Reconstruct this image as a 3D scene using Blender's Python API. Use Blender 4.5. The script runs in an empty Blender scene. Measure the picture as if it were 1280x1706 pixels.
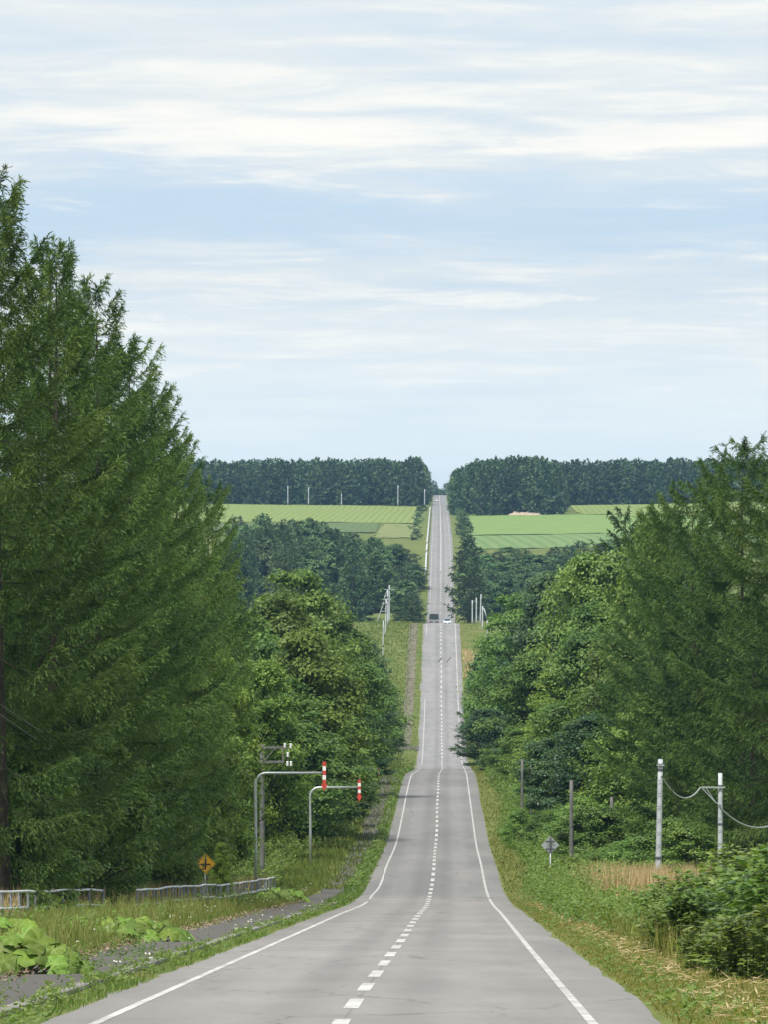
import bpy, bmesh, math, random
import numpy as np
R = math.radians
SC = bpy.context.scene
COL = SC.collection
# ------------------------------------------------------------------ camera
F = 9400.0          # focal length in photo pixels
CX, HY = 640.0, 850.0
cam_d = bpy.data.cameras.new('camera')
cam = bpy.data.objects.new('camera', cam_d); COL.objects.link(cam); SC.camera = cam
cam_d.sensor_fit = 'VERTICAL'; cam_d.sensor_height = 36.0; cam_d.sensor_width = 27.0
cam_d.lens = F * 36.0 / 1706.0
cam_d.shift_y = -3.0 / 1706.0
cam_d.clip_start = 0.5; cam_d.clip_end = 20000
CAMH = 1.93
HAZE = 0.000055
cam.location = (0, 0, CAMH); cam.rotation_euler = (R(90), 0, 0)
SC.render.resolution_x, SC.render.resolution_y = 769, 1024
# ------------------------------------------------------------------ sky and sun
SUN_EL, SUN_AZ = R(60), R(206)          # azimuth clockwise from +Y (the view direction)
W = bpy.data.worlds.new('World'); SC.world = W; W.use_nodes = True
nt = W.node_tree; N = nt.nodes; LK = nt.links; N.clear()
def nd(t, **k):
    n = N.new(t)
    for a, b in k.items(): setattr(n, a, b)
    return n
def wmath(op, a, b=None, c=None, clamp=False):
    n = nd('ShaderNodeMath', operation=op, use_clamp=clamp)
    for i, v in enumerate((a, b, c)):
        if v is None: continue
        if isinstance(v, (int, float)): n.inputs[i].default_value = v
        else: LK.new(v, n.inputs[i])
    return n.outputs[0]
def wmix(f, a, b):
    n = nd('ShaderNodeMix', data_type='RGBA')
    for s, v in ((0, f), (6, a), (7, b)):
        if isinstance(v, tuple): n.inputs[s].default_value = v
        elif isinstance(v, (int, float)): n.inputs[s].default_value = v
        else: LK.new(v, n.inputs[s])
    return n.outputs[2]
sky = nd('ShaderNodeTexSky', sky_type='NISHITA'); sky.sun_disc = False
sky.sun_elevation = SUN_EL; sky.sun_rotation = SUN_AZ
sky.air_density = 1.0; sky.dust_density = 1.2; sky.ozone_density = 1.2
tc = nd('ShaderNodeTexCoord'); sep = nd('ShaderNodeSeparateXYZ'); LK.new(tc.outputs['Generated'], sep.inputs[0])
zc = wmath('MAXIMUM', sep.outputs[2], 0.0)
inv = wmath('DIVIDE', 1.0, wmath('ADD', zc, 0.11))
comb = nd('ShaderNodeCombineXYZ')
LK.new(wmath('MULTIPLY', sep.outputs[0], inv), comb.inputs[0]); LK.new(wmath('MULTIPLY', sep.outputs[1], inv), comb.inputs[1])
def wnoise(scale, det, rough, off, dist=0.0):
    mp = nd('ShaderNodeMapping'); mp.inputs['Location'].default_value = off; LK.new(comb.outputs[0], mp.inputs[0])
    n = nd('ShaderNodeTexNoise'); n.inputs['Scale'].default_value = scale; n.inputs['Detail'].default_value = det
    n.inputs['Roughness'].default_value = rough; n.inputs['Distortion'].default_value = dist; LK.new(mp.outputs[0], n.inputs['Vector'])
    return n.outputs[0]
n_big = wnoise(2.0, 6, 0.6, (3.1, 0.4, 0), 0.5)
n_warp = wnoise(4.6, 6, 0.62, (8.3, 2.2, 5), 0.7)
mpx = nd('ShaderNodeMapping'); mpx.inputs['Scale'].default_value = (0.6, 1.0, 1.0); mpx.inputs['Location'].default_value = (2.0, 5.5, 1.0); LK.new(comb.outputs[0], mpx.inputs[0])
n_st = nd('ShaderNodeTexNoise'); n_st.inputs['Scale'].default_value = 7.0; n_st.inputs['Detail'].default_value = 7; n_st.inputs['Roughness'].default_value = .6; n_st.inputs['Distortion'].default_value = .35; LK.new(mpx.outputs[0], n_st.inputs['Vector'])
n_fine = n_st.outputs[0]
# layered stratus: how much cloud lies at each elevation (sine of elevation)
def el(y): return (HY - y) / F * 8.0
def layer(stops, warp):
    ramp = nd('ShaderNodeValToRGB'); LK.new(wmath('MULTIPLY', wmath('ADD', zc, wmath('MULTIPLY', wmath('SUBTRACT', n_warp, 0.5), warp)), 8.0, clamp=True), ramp.inputs[0]); cr = ramp.color_ramp
    while len(cr.elements) < len(stops): cr.elements.new(0.5)
    for e, (y, v) in zip(cr.elements, stops): e.position = min(1.0, max(0.0, el(y))); e.color = (v, v, v, 1)
    return ramp.outputs[0]
veil_l = layer([(850, .70), (660, .66), (610, .76), (560, .84), (520, .70), (470, .62), (430, .50), (390, .22), (350, .20), (310, .40), (270, .60), (220, .76), (160, .80), (90, .74), (0, .68), (-215, .66)], .016)
white_l = layer([(850, .0), (645, .04), (615, .34), (590, .34), (545, .40), (525, .20), (505, .52), (485, .40), (465, .24), (420, .30), (400, .22), (340, .14), (300, .24), (268, .40), (240, .58), (205, .62), (180, .48), (120, .42), (60, .28), (-215, .26)], .020)
vf = nd('ShaderNodeMapRange'); vf.interpolation_type = 'SMOOTHSTEP'; vf.inputs[1].default_value = 0.12; vf.inputs[2].default_value = 0.95
LK.new(wmath('ADD', veil_l, wmath('ADD', wmath('MULTIPLY', wmath('SUBTRACT', n_big, 0.5), 1.0), wmath('MULTIPLY', wmath('SUBTRACT', n_fine, 0.5), 0.8))), vf.inputs[0])
cf = nd('ShaderNodeMapRange'); cf.interpolation_type = 'SMOOTHSTEP'; cf.inputs[1].default_value = 0.26; cf.inputs[2].default_value = 0.88
LK.new(wmath('ADD', white_l, wmath('ADD', wmath('MULTIPLY', wmath('SUBTRACT', n_fine, 0.5), 1.6), wmath('MULTIPLY', wmath('SUBTRACT', n_warp, 0.5), 0.5))), cf.inputs[0])
WS = 0.1
SKY = 0.55
def wc(r, g, b): return (r * SKY / WS, g * SKY / WS, b * SKY / WS, 1)
blue = wmix(0.88, sky.outputs[0], wc(0.53, 0.68, 0.855))
grey = wmix(vf.outputs[0], blue, wc(0.785, 0.835, 0.855))
cloudy = wmix(cf.outputs[0], grey, wc(0.985, 0.975, 0.925))
hz = nd('ShaderNodeMapRange'); LK.new(zc, hz.inputs[0]); hz.inputs[1].default_value = 0.040; hz.inputs[2].default_value = 0.0
full = wmix(wmath('MULTIPLY', hz.outputs[0], 0.85), cloudy, wc(0.85, 0.97, 1.02))
bg = nd('ShaderNodeBackground'); bg.inputs[1].default_value = WS; LK.new(full, bg.inputs[0])
wo = nd('ShaderNodeOutputWorld'); LK.new(bg.outputs[0], wo.inputs[0])
sun_d = bpy.data.lights.new('sun', 'SUN'); sun_d.energy = 2.8; sun_d.angle = R(14); sun_d.color = (1.0, 0.95, 0.86)
sun = bpy.data.objects.new('sun', sun_d); COL.objects.link(sun)
sun.rotation_euler = (R(90) - SUN_EL, 0, math.pi - SUN_AZ); sun.location = (0, -30, 60)
SC.view_settings.view_transform = 'Standard'; SC.view_settings.look = 'None'
SC.view_settings.exposure = 0.92; SC.view_settings.gamma = 1.0; SC.view_settings.use_curve_mapping = False
SC.render.engine = 'CYCLES'
cy = SC.cycles
cy.max_bounces = 5; cy.diffuse_bounces = 2; cy.glossy_bounces = 2; cy.transmission_bounces = 3; cy.volume_bounces = 0; cy.transparent_max_bounces = 6
cy.use_denoising = True
try: cy.denoiser = 'OPENIMAGEDENOISE'
except Exception: pass
cy.caustics_reflective = False; cy.caustics_refractive = False
# ------------------------------------------------------------------ helpers
def tag(o, label=None, cat=None, group=None, kind=None):
    if label: o['label'] = label
    if cat: o['category'] = cat
    if group: o['group'] = group
    if kind: o['kind'] = kind
    return o
def link(name, me, parent=None):
    o = bpy.data.objects.new(name, me); COL.objects.link(o)
    if parent is not None: o.parent = parent
    return o
def empty(name, loc=(0, 0, 0), rz=0.0):
    o = link(name, None); o.location = loc; o.rotation_euler = (0, 0, rz); o.empty_display_size = 0.2
    return o
def qmesh(name, V, Q, mat, tint=None, smooth=False):
    """fast mesh from arrays: V (n,3), Q (m,k) all faces with k corners"""
    V = np.ascontiguousarray(V, np.float32); Q = np.ascontiguousarray(Q, np.int32)
    me = bpy.data.meshes.new(name); k = Q.shape[1]
    me.vertices.add(len(V)); me.vertices.foreach_set('co', V.ravel())
    me.loops.add(Q.size); me.loops.foreach_set('vertex_index', Q.ravel())
    me.polygons.add(len(Q)); me.polygons.foreach_set('loop_start', np.arange(0, Q.size, k, dtype=np.int32))
    try: me.polygons.foreach_set('loop_total', np.full(len(Q), k, np.int32))
    except Exception: pass
    me.polygons.foreach_set('use_smooth', np.full(len(Q), smooth, bool))
    if tint is not None:
        a = me.attributes.new('tint', 'FLOAT', 'POINT'); a.data.foreach_set('value', np.ascontiguousarray(tint, np.float32))
    me.update(); me.validate()
    if mat: me.materials.append(mat)
    return me
class MB:
    def __init__(s): s.v = []; s.f = []
    def poly(s, pts):
        b = len(s.v); s.v += [tuple(p) for p in pts]; s.f.append(tuple(range(b, b + len(pts)))); return s
    def add(s, V, Fs):
        b = len(s.v); s.v += [tuple(p) for p in V]; s.f += [tuple(i + b for i in f) for f in Fs]; return s
    def box(s, cx, cy_, cz, sx, sy, sz):
        x, y, z = sx / 2, sy / 2, sz / 2
        V = [(cx + a * x, cy_ + b * y, cz + c * z) for c in (-1, 1) for a, b in ((-1, -1), (1, -1), (1, 1), (-1, 1))]
        return s.add(V, [(3, 2, 1, 0), (4, 5, 6, 7), (0, 1, 5, 4), (1, 2, 6, 5), (2, 3, 7, 6), (3, 0, 4, 7)])
    def tube(s, pts, rad, n=8, caps=True):
        V, Q = tube(pts, rad, n); s.add(V.tolist(), Q.tolist())
        if caps:
            s.f.append(tuple(len(s.v) - len(V) + i for i in range(n))[::-1]); s.f.append(tuple(len(s.v) - n + i for i in range(n)))
        return s
    def prism(s, poly, axis, a, b):
        """extrude 2D polygon (list of (p,q)) along axis 'x' or 'y' from a to b"""
        n = len(poly)
        V = [((a, p, q) if axis == 'x' else (p, a, q)) for p, q in poly] + [((b, p, q) if axis == 'x' else (p, b, q)) for p, q in poly]
        return s.add(V, [tuple(range(n))[::-1], tuple(range(n, 2 * n))] + [(i, (i + 1) % n, n + (i + 1) % n, n + i) for i in range(n)])
    def mesh(s, name, mat, smooth=False):
        me = bpy.data.meshes.new(name); me.from_pydata(s.v, [], s.f)
        bm = bmesh.new(); bm.from_mesh(me); bmesh.ops.recalc_face_normals(bm, faces=bm.faces); bm.to_mesh(me); bm.free()
        if mat: me.materials.append(mat)
        if smooth: me.polygons.foreach_set('use_smooth', [True] * len(me.polygons))
        return me
    def build(s, name, mat, parent=None, smooth=False): return link(name, s.mesh(name, mat, smooth), parent)
def tube(pts, rad, n=6):
    P = np.asarray(pts, float); m = len(P); rad = np.broadcast_to(np.asarray(rad, float), (m,))
    T = np.gradient(P, axis=0); T /= np.linalg.norm(T, axis=1)[:, None] + 1e-9
    up = np.array([0, 0, 1.0]) if abs(T[0, 2]) < 0.9 else np.array([1.0, 0, 0])
    S = np.cross(T, up); S /= np.linalg.norm(S, axis=1)[:, None] + 1e-9; U = np.cross(S, T)
    a = np.arange(n) * 2 * math.pi / n
    V = P[:, None, :] + rad[:, None, None] * (np.cos(a)[None, :, None] * S[:, None, :] + np.sin(a)[None, :, None] * U[:, None, :])
    i = np.arange(m - 1)[:, None] * n; j = np.arange(n)[None, :]; k = (j + 1) % n
    Q = np.stack([i + j, i + k, i + n + k, i + n + j], -1).reshape(-1, 4)
    return V.reshape(-1, 3), Q
def join_tubes(ts):
    Vs, Qs, b = [], [], 0
    for V, Q in ts: Vs.append(V); Qs.append(Q + b); b += len(V)
    return np.concatenate(Vs), np.concatenate(Qs)
def unit(a): return a / (np.linalg.norm(a, axis=-1, keepdims=True) + 1e-9)
def kites(P, D, S, L, Wd, belly=0.45, fold=None):
    n = len(P); L = np.broadcast_to(L, (n,))[:, None]; Wd = np.broadcast_to(Wd, (n,))[:, None]
    V = np.stack([P, P + D * L * belly + S * Wd * .5, P + D * L, P + D * L * belly - S * Wd * .5], 1)
    return V.reshape(-1, 3), np.arange(4 * n).reshape(n, 4)
def rand_side(D, rng):
    S = np.cross(D, rng.normal(size=D.shape)); return unit(S)
# ------------------------------------------------------------------ materials
def mat_new(name):
    m = bpy.data.materials.new(name); m.use_nodes = True; t = m.node_tree; t.nodes.clear()
    o = t.nodes.new('ShaderNodeOutputMaterial'); return m, t, o
def simple(name, col, rough=0.6, metal=0.0, var=0.12, scale=8.0, bump=0.0, spec=0.4):
    m, t, o = mat_new(name); b = t.nodes.new('ShaderNodeBsdfPrincipled')
    b.inputs['Roughness'].default_value = rough; b.inputs['Metallic'].default_value = metal; b.inputs['Specular IOR Level'].default_value = spec
    tcn = t.nodes.new('ShaderNodeTexCoord'); n = t.nodes.new('ShaderNodeTexNoise'); n.inputs['Scale'].default_value = scale; n.inputs['Detail'].default_value = 5
    t.links.new(tcn.outputs['Object'], n.inputs['Vector'])
    r = t.nodes.new('ShaderNodeValToRGB')
    r.color_ramp.elements[0].position = .3; r.color_ramp.elements[1].position = .7
    r.color_ramp.elements[0].color = tuple(c * (1 - var) for c in col) + (1,); r.color_ramp.elements[1].color = tuple(min(1, c * (1 + var)) for c in col) + (1,)
    t.links.new(n.outputs[0], r.inputs[0]); t.links.new(r.outputs[0], b.inputs['Base Color'])
    if bump:
        bp = t.nodes.new('ShaderNodeBump'); bp.inputs['Strength'].default_value = bump; bp.inputs['Distance'].default_value = .02
        t.links.new(n.outputs[0], bp.inputs['Height']); t.links.new(bp.outputs[0], b.inputs['Normal'])
    t.links.new(b.outputs[0], o.inputs[0]); return m
def foliage(name, c0, c1, c2=None, trans=0.35, rough=0.5, spec=0.35, objvar=0.25, obj_hue=0.02):
    """leaf material: tint attribute runs c0 -> c1 (-> c2), each tree varies a little"""
    m, t, o = mat_new(name); nn = t.nodes; l = t.links
    at = nn.new('ShaderNodeAttribute'); at.attribute_name = 'tint'
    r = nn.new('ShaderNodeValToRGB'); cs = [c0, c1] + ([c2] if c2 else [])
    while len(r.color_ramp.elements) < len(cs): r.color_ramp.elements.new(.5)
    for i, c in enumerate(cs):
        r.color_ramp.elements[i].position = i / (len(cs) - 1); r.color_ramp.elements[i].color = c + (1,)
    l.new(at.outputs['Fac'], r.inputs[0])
    oi = nn.new('ShaderNodeObjectInfo')
    hs = nn.new('ShaderNodeHueSaturation')
    mr = nn.new('ShaderNodeMapRange'); l.new(oi.outputs['Random'], mr.inputs[0]); mr.inputs[3].default_value = 1 - objvar; mr.inputs[4].default_value = 1 + objvar
    mh = nn.new('ShaderNodeMapRange'); ml = nn.new('ShaderNodeMath'); ml.operation = 'FRACT'; mm = nn.new('ShaderNodeMath'); mm.operation = 'MULTIPLY'; mm.inputs[1].default_value = 7.31
    l.new(oi.outputs['Random'], mm.inputs[0]); l.new(mm.outputs[0], ml.inputs[0]); l.new(ml.outputs[0], mh.inputs[0])
    mh.inputs[3].default_value = .5 - obj_hue; mh.inputs[4].default_value = .5 + obj_hue
    l.new(mr.outputs[0], hs.inputs['Value']); l.new(mh.outputs[0], hs.inputs['Hue']); l.new(r.outputs[0], hs.inputs['Color'])
    b = nn.new('ShaderNodeBsdfPrincipled'); b.inputs['Roughness'].default_value = rough; b.inputs['Specular IOR Level'].default_value = spec
    l.new(hs.outputs[0], b.inputs['Base Color'])
    tr = nn.new('ShaderNodeBsdfTranslucent')
    mx = nn.new('ShaderNodeMix'); mx.data_type = 'RGBA'; mx.blend_type = 'MULTIPLY'; mx.inputs[0].default_value = 1.0
    mx.inputs[7].default_value = (1.25, 1.25, .55, 1); l.new(hs.outputs[0], mx.inputs[6]); l.new(mx.outputs[2], tr.inputs['Color'])
    ms = nn.new('ShaderNodeMixShader'); ms.inputs[0].default_value = trans
    l.new(b.outputs[0], ms.inputs[1]); l.new(tr.outputs[0], ms.inputs[2]); l.new(ms.outputs[0], o.inputs[0]); return m
M = {}
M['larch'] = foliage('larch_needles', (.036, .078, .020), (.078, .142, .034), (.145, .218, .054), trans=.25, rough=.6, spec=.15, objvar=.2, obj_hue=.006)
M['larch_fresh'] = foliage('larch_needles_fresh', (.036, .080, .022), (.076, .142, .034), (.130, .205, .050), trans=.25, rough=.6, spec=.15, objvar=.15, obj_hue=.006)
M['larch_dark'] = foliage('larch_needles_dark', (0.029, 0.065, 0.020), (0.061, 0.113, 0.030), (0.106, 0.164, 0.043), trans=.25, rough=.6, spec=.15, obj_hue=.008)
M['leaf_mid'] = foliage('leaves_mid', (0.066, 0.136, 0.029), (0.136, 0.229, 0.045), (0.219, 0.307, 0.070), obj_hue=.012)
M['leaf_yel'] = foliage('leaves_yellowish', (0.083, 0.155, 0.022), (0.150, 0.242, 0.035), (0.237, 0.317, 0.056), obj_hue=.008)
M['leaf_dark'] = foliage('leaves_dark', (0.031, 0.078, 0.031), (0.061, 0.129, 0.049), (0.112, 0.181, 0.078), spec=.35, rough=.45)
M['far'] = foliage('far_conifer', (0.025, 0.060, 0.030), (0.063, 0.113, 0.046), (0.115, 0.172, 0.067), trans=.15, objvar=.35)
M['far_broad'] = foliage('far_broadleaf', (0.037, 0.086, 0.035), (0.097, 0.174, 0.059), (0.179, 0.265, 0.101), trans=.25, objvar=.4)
M['grass'] = foliage('grass_blades', (.070, .120, .022), (.130, .180, .040), (.260, .240, .090), trans=.3, spec=.15, objvar=0, obj_hue=0)
M['mown'] = foliage('mown_grass', (.085, .120, .022), (.185, .190, .045), (.300, .255, .100), trans=.25, spec=.1, objvar=0, obj_hue=0)
M['dry'] = foliage('dry_grass', (.290, .215, .110), (.440, .330, .180), (.560, .450, .270), trans=.25, spec=.1, objvar=0, obj_hue=0)
M['weed'] = foliage('weed_leaves', (.075, .140, .026), (.135, .215, .042), (.225, .290, .080), objvar=0, obj_hue=0)
M['knot'] = foliage('shrub_leaves', (0.072, 0.134, 0.024), (0.138, 0.216, 0.041), (0.276, 0.336, 0.102), spec=.4, rough=.45, objvar=.15)
M['fern'] = foliage('fern_leaves', (0.118, 0.212, 0.026), (0.189, 0.295, 0.041), (0.283, 0.366, 0.083), objvar=.1)
M['butter'] = foliage('butterbur_leaves', (0.083, 0.161, 0.020), (0.141, 0.230, 0.028), (0.230, 0.308, 0.083), spec=.3, trans=.3, objvar=.35, obj_hue=.015)
M['litter'] = foliage('leaf_litter', (.120, .075, .040), (.200, .135, .085), (.300, .230, .160), trans=.05, objvar=0, obj_hue=0)
M['flower'] = foliage('white_petals', (.70, .70, .62), (.80, .80, .74), trans=.2, objvar=0, obj_hue=0)
M['bark'] = simple('bark', (.060, .050, .040), .9, var=.45, scale=3.0, bump=.6, spec=.1)
M['bark_pale'] = simple('pale_bark', (.17, .15, .125), .9, var=.35, scale=3.0, bump=.5, spec=.1)
M['stem'] = simple('green_stem', (.13, .19, .055), .7)
M['concrete_pole'] = simple('concrete_pole', (.43, .455, .49), .75, var=.14, scale=2.5, bump=.1)
M['wood_pole'] = simple('weathered_pole', (.13, .13, .125), .85, var=.25, scale=4.0)
M['galv'] = simple('galvanised_steel', (.45, .48, .49), .45, .6, var=.10)
M['rail'] = simple('weathered_white_rail', (.62, .63, .66), .7, var=.22, scale=6.0)
M['rail_post'] = simple('weathered_rail_post', (.20, .21, .23), .8, var=.4, scale=5.0)
M['wire'] = simple('cable_sheath', (.12, .12, .13), .6)
M['wire_grey'] = simple('grey_cable', (.33, .35, .36), .6)
M['red'] = simple('red_reflective', (.50, .055, .040), .55, var=.12)
M['white'] = simple('white_paint', (.78, .78, .76), .5, var=.05)
M['yellow'] = simple('sign_yellow', (.78, .40, .012), .5, var=.08)
M['black'] = simple('black_paint', (.02, .02, .02), .5)
M['sign_back'] = simple('sign_back_aluminium', (.40, .42, .45), .5, .5, var=.10)
M['dark_steel'] = simple('dark_steel', (.10, .10, .11), .6, .3)
M['insul'] = simple('porcelain', (.78, .80, .80), .25, var=.03)
M['tarp'] = simple('dark_green_tarpaulin', (.030, .042, .042), .75, var=.2)
M['truck_grey'] = simple('truck_grey_paint', (.22, .25, .26), .5, var=.12)
M['tyre'] = simple('tyre_rubber', (.022, .022, .024), .85)
M['rim'] = simple('wheel_rim', (.5, .5, .52), .35, .8)
M['car_blue'] = simple('pale_blue_car_paint', (.55, .66, .74), .25, .1, var=.03, spec=.6)
M['car_white'] = simple('white_car_paint', (.80, .81, .82), .25, var=.03, spec=.6)
M['glass'] = simple('car_glass', (.02, .028, .034), .08, spec=.8)
M['lamp_red'] = simple('tail_lamp_red', (.45, .02, .015), .3)
M['lamp_clear'] = simple('headlamp_lens', (.82, .84, .86), .12, spec=.8)
M['plate'] = simple('number_plate', (.7, .72, .7), .5)
M['crow'] = simple('crow_feathers', (.012, .012, .015), .5)
M['soil'] = simple('pale_soil', (.34, .27, .20), .95, var=.3, scale=.5, bump=.4)
M['dirt'] = simple('trodden_dirt', (.135, .120, .085), .95, var=.45, scale=.6)
M['curb'] = simple('curb_concrete', (.20, .19, .17), .9, var=.35, scale=2.0, bump=.3)
def graph(t):
    nn, l = t.nodes, t.links
    def put(v, s):
        if isinstance(v, (int, float)): s.default_value = v
        elif isinstance(v, tuple): s.default_value = v if len(v) == 4 else v + (1,)
        else: l.new(v, s)
    def mth(op, a, b=0.0, clamp=False):
        n = nn.new('ShaderNodeMath'); n.operation = op; n.use_clamp = clamp; put(a, n.inputs[0]); put(b, n.inputs[1]); return n.outputs[0]
    def mix(f, a, b, mode='MIX'):
        n = nn.new('ShaderNodeMix'); n.data_type = 'RGBA'; n.blend_type = mode; put(f, n.inputs[0]); put(a, n.inputs[6]); put(b, n.inputs[7]); return n.outputs[2]
    def noise(vec, sc, det=4, rough=.55, scale3=None):
        if scale3:
            mp = nn.new('ShaderNodeMapping'); mp.inputs['Scale'].default_value = scale3; l.new(vec, mp.inputs[0]); vec = mp.outputs[0]
        n = nn.new('ShaderNodeTexNoise'); n.inputs['Scale'].default_value = sc; n.inputs['Detail'].default_value = det; n.inputs['Roughness'].default_value = rough
        l.new(vec, n.inputs['Vector']); return n.outputs[0]
    def rng(v, a, b, c=0.0, d=1.0, smooth=False):
        n = nn.new('ShaderNodeMapRange'); put(v, n.inputs[0])
        if smooth: n.interpolation_type = 'SMOOTHSTEP'
        for i, x in enumerate((a, b, c, d)): n.inputs[i + 1].default_value = x
        return n.outputs[0]
    return mth, mix, noise, rng
def asphalt(name, road=True):
    m, t, o = mat_new(name); nn, l = t.nodes, t.links; mth, mix, noise, rng = graph(t)
    tcn = nn.new('ShaderNodeTexCoord'); P = tcn.outputs['Object']; sp = nn.new('ShaderNodeSeparateXYZ'); l.new(P, sp.inputs[0]); Y = sp.outputs[1]
    at = nn.new('ShaderNodeAttribute'); at.attribute_name = 'across'; U = at.outputs['Fac']
    fine = noise(P, 22, 6, .8); mid = noise(P, .9, 5, .6, (1, .15, 1)); big = noise(P, .12, 3, .5, (2, .25, 1))
    if road:
        # three pavings of different age meet across the road
        near = mth('GREATER_THAN', Y, 279.0); farp = mth('GREATER_THAN', Y, 752.0); last = mth('GREATER_THAN', Y, 2603.0)
        c = mix(near, (.262, .245, .232), (.176, .176, .178)); c = mix(farp, c, (.262, .258, .264)); c = mix(last, c, (.225, .23, .245))
        aU = mth('ABSOLUTE', U); wt = mth('ABSOLUTE', mth('SUBTRACT', aU, 1.55))
        track = rng(wt, .95, .35, 0, 1, True)
        c = mix(mth('MULTIPLY', track, .2), c, (.40, .385, .375))
        edge = rng(mth('ADD', aU, mth('MULTIPLY', mth('SUBTRACT', mid, .5), .6)), 3.0, 3.7, 0, 1, True)
        c = mix(mth('MULTIPLY', edge, .45), c, (.185, .180, .170))
        seam = rng(aU, .0, .035, 1, 0); c = mix(mth('MULTIPLY', seam, .6), c, (.08, .08, .08))
    else:
        c = mix(noise(P, .5, 4), (.070, .062, .055), (.110, .100, .090))
    if road:
        c = mix(rng(mid, .35, .68, 0, .5), c, (.16, .155, .15)); c = mix(rng(big, .40, .66, 0, .32), c, (.38, .36, .34))
        band = noise(P, .07, 4, .6, (.06, 1.6, 1)); c = mix(rng(band, .42, .62, 0, .16), c, (.13, .128, .126))
    # cracks
    v = nn.new('ShaderNodeTexVoronoi'); v.feature = 'DISTANCE_TO_EDGE'; v.inputs['Scale'].default_value = .23
    mp = nn.new('ShaderNodeMapping'); mp.inputs['Scale'].default_value = (1.3, .35, 1); ad = nn.new('ShaderNodeVectorMath'); ad.operation = 'ADD'
    nz = nn.new('ShaderNodeTexNoise'); nz.inputs['Scale'].default_value = .6; l.new(P, nz.inputs['Vector']); l.new(P, ad.inputs[0]); l.new(nz.outputs['Color'], ad.inputs[1])
    l.new(ad.outputs[0], mp.inputs[0]); l.new(mp.outputs[0], v.inputs['Vector'])
    crk = mth('MULTIPLY', rng(v.outputs['Distance'], .0, .012, 1, 0), rng(big, .42, .56, 0, 1))
    c = mix(mth('MULTIPLY', crk, .65), c, (.06, .058, .055))
    if road:
        jn = mth('FRACT', mth('ADD', mth('MULTIPLY', Y, 1 / 23.0), mth('MULTIPLY', noise(P, .8, 3), .035)))
        c = mix(mth('MULTIPLY', rng(jn, .0, .006, 1, 0), .45), c, (.09, .088, .085))
        tr2 = rng(mth('ABSOLUTE', mth('SUBTRACT', mth('ABSOLUTE', U), .85)), .55, .1, 0, 1, True); c = mix(mth('MULTIPLY', tr2, mth('MULTIPLY', noise(P, .2, 4, .6, (1, .1, 1)), .5)), c, (.12, .118, .116))
    c = mix(rng(noise(P, 4.5, 5, .7), .42, .70, .0, .26), c, (.12, .118, .114)); c = mix(rng(fine, .3, .75, .0, .38), c, (.09, .088, .086))
    b = nn.new('ShaderNodeBsdfPrincipled'); b.inputs['Roughness'].default_value = .85; b.inputs['Specular IOR Level'].default_value = .25
    l.new(c, b.inputs['Base Color'])
    bp = nn.new('ShaderNodeBump'); bp.inputs['Strength'].default_value = .25; bp.inputs['Distance'].default_value = .01; l.new(fine, bp.inputs['Height']); l.new(bp.outputs[0], b.inputs['Normal'])
    l.new(b.outputs[0], o.inputs[0]); return m
M['road'] = asphalt('road_asphalt'); M['walk'] = asphalt('sidewalk_asphalt', False)
def paint():
    m, t, o = mat_new('worn_road_paint'); nn, l = t.nodes, t.links; mth, mix, noise, rng = graph(t)
    tcn = nn.new('ShaderNodeTexCoord'); P = tcn.outputs['Object']
    w = mth('ADD', noise(P, 9, 4, .7), mth('MULTIPLY', mth('SUBTRACT', noise(P, .35, 2), .5), .45))
    c = mix(rng(w, .40, .58), (.58, .57, .55), (.30, .29, .28))
    b = nn.new('ShaderNodeBsdfPrincipled'); b.inputs['Roughness'].default_value = .7; l.new(c, b.inputs['Base Color']); l.new(b.outputs[0], o.inputs[0]); return m
M['paint'] = paint()
M['paint_worn'] = simple('faded_edge_paint', (.39, .38, .37), .8, var=.35, scale=1.4)
def ground_mat():
    m, t, o = mat_new('meadow_ground'); nn, l = t.nodes, t.links; mth, mix, noise, rng = graph(t)
    tcn = nn.new('ShaderNodeTexCoord'); P = tcn.outputs['Object']
    a = noise(P, .25, 6, .6); b2 = noise(P, 2.2, 6, .65); c3 = noise(P, .03, 4, .5)
    c = mix(rng(a, .35, .68), (.085, .130, .030), (.180, .180, .060)); c = mix(rng(b2, .48, .75, 0, .6), c, (.055, .085, .022)); c = mix(rng(c3, .45, .7, 0, .5), c, (.13, .17, .05))
    b = nn.new('ShaderNodeBsdfPrincipled'); b.inputs['Roughness'].default_value = .95; b.inputs['Specular IOR Level'].default_value = .1; l.new(c, b.inputs['Base Color'])
    bp = nn.new('ShaderNodeBump'); bp.inputs['Strength'].default_value = .6; bp.inputs['Distance'].default_value = .15; l.new(b2, bp.inputs['Height']); l.new(bp.outputs[0], b.inputs['Normal'])
    l.new(b.outputs[0], o.inputs[0]); return m
M['ground'] = ground_mat()
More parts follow.
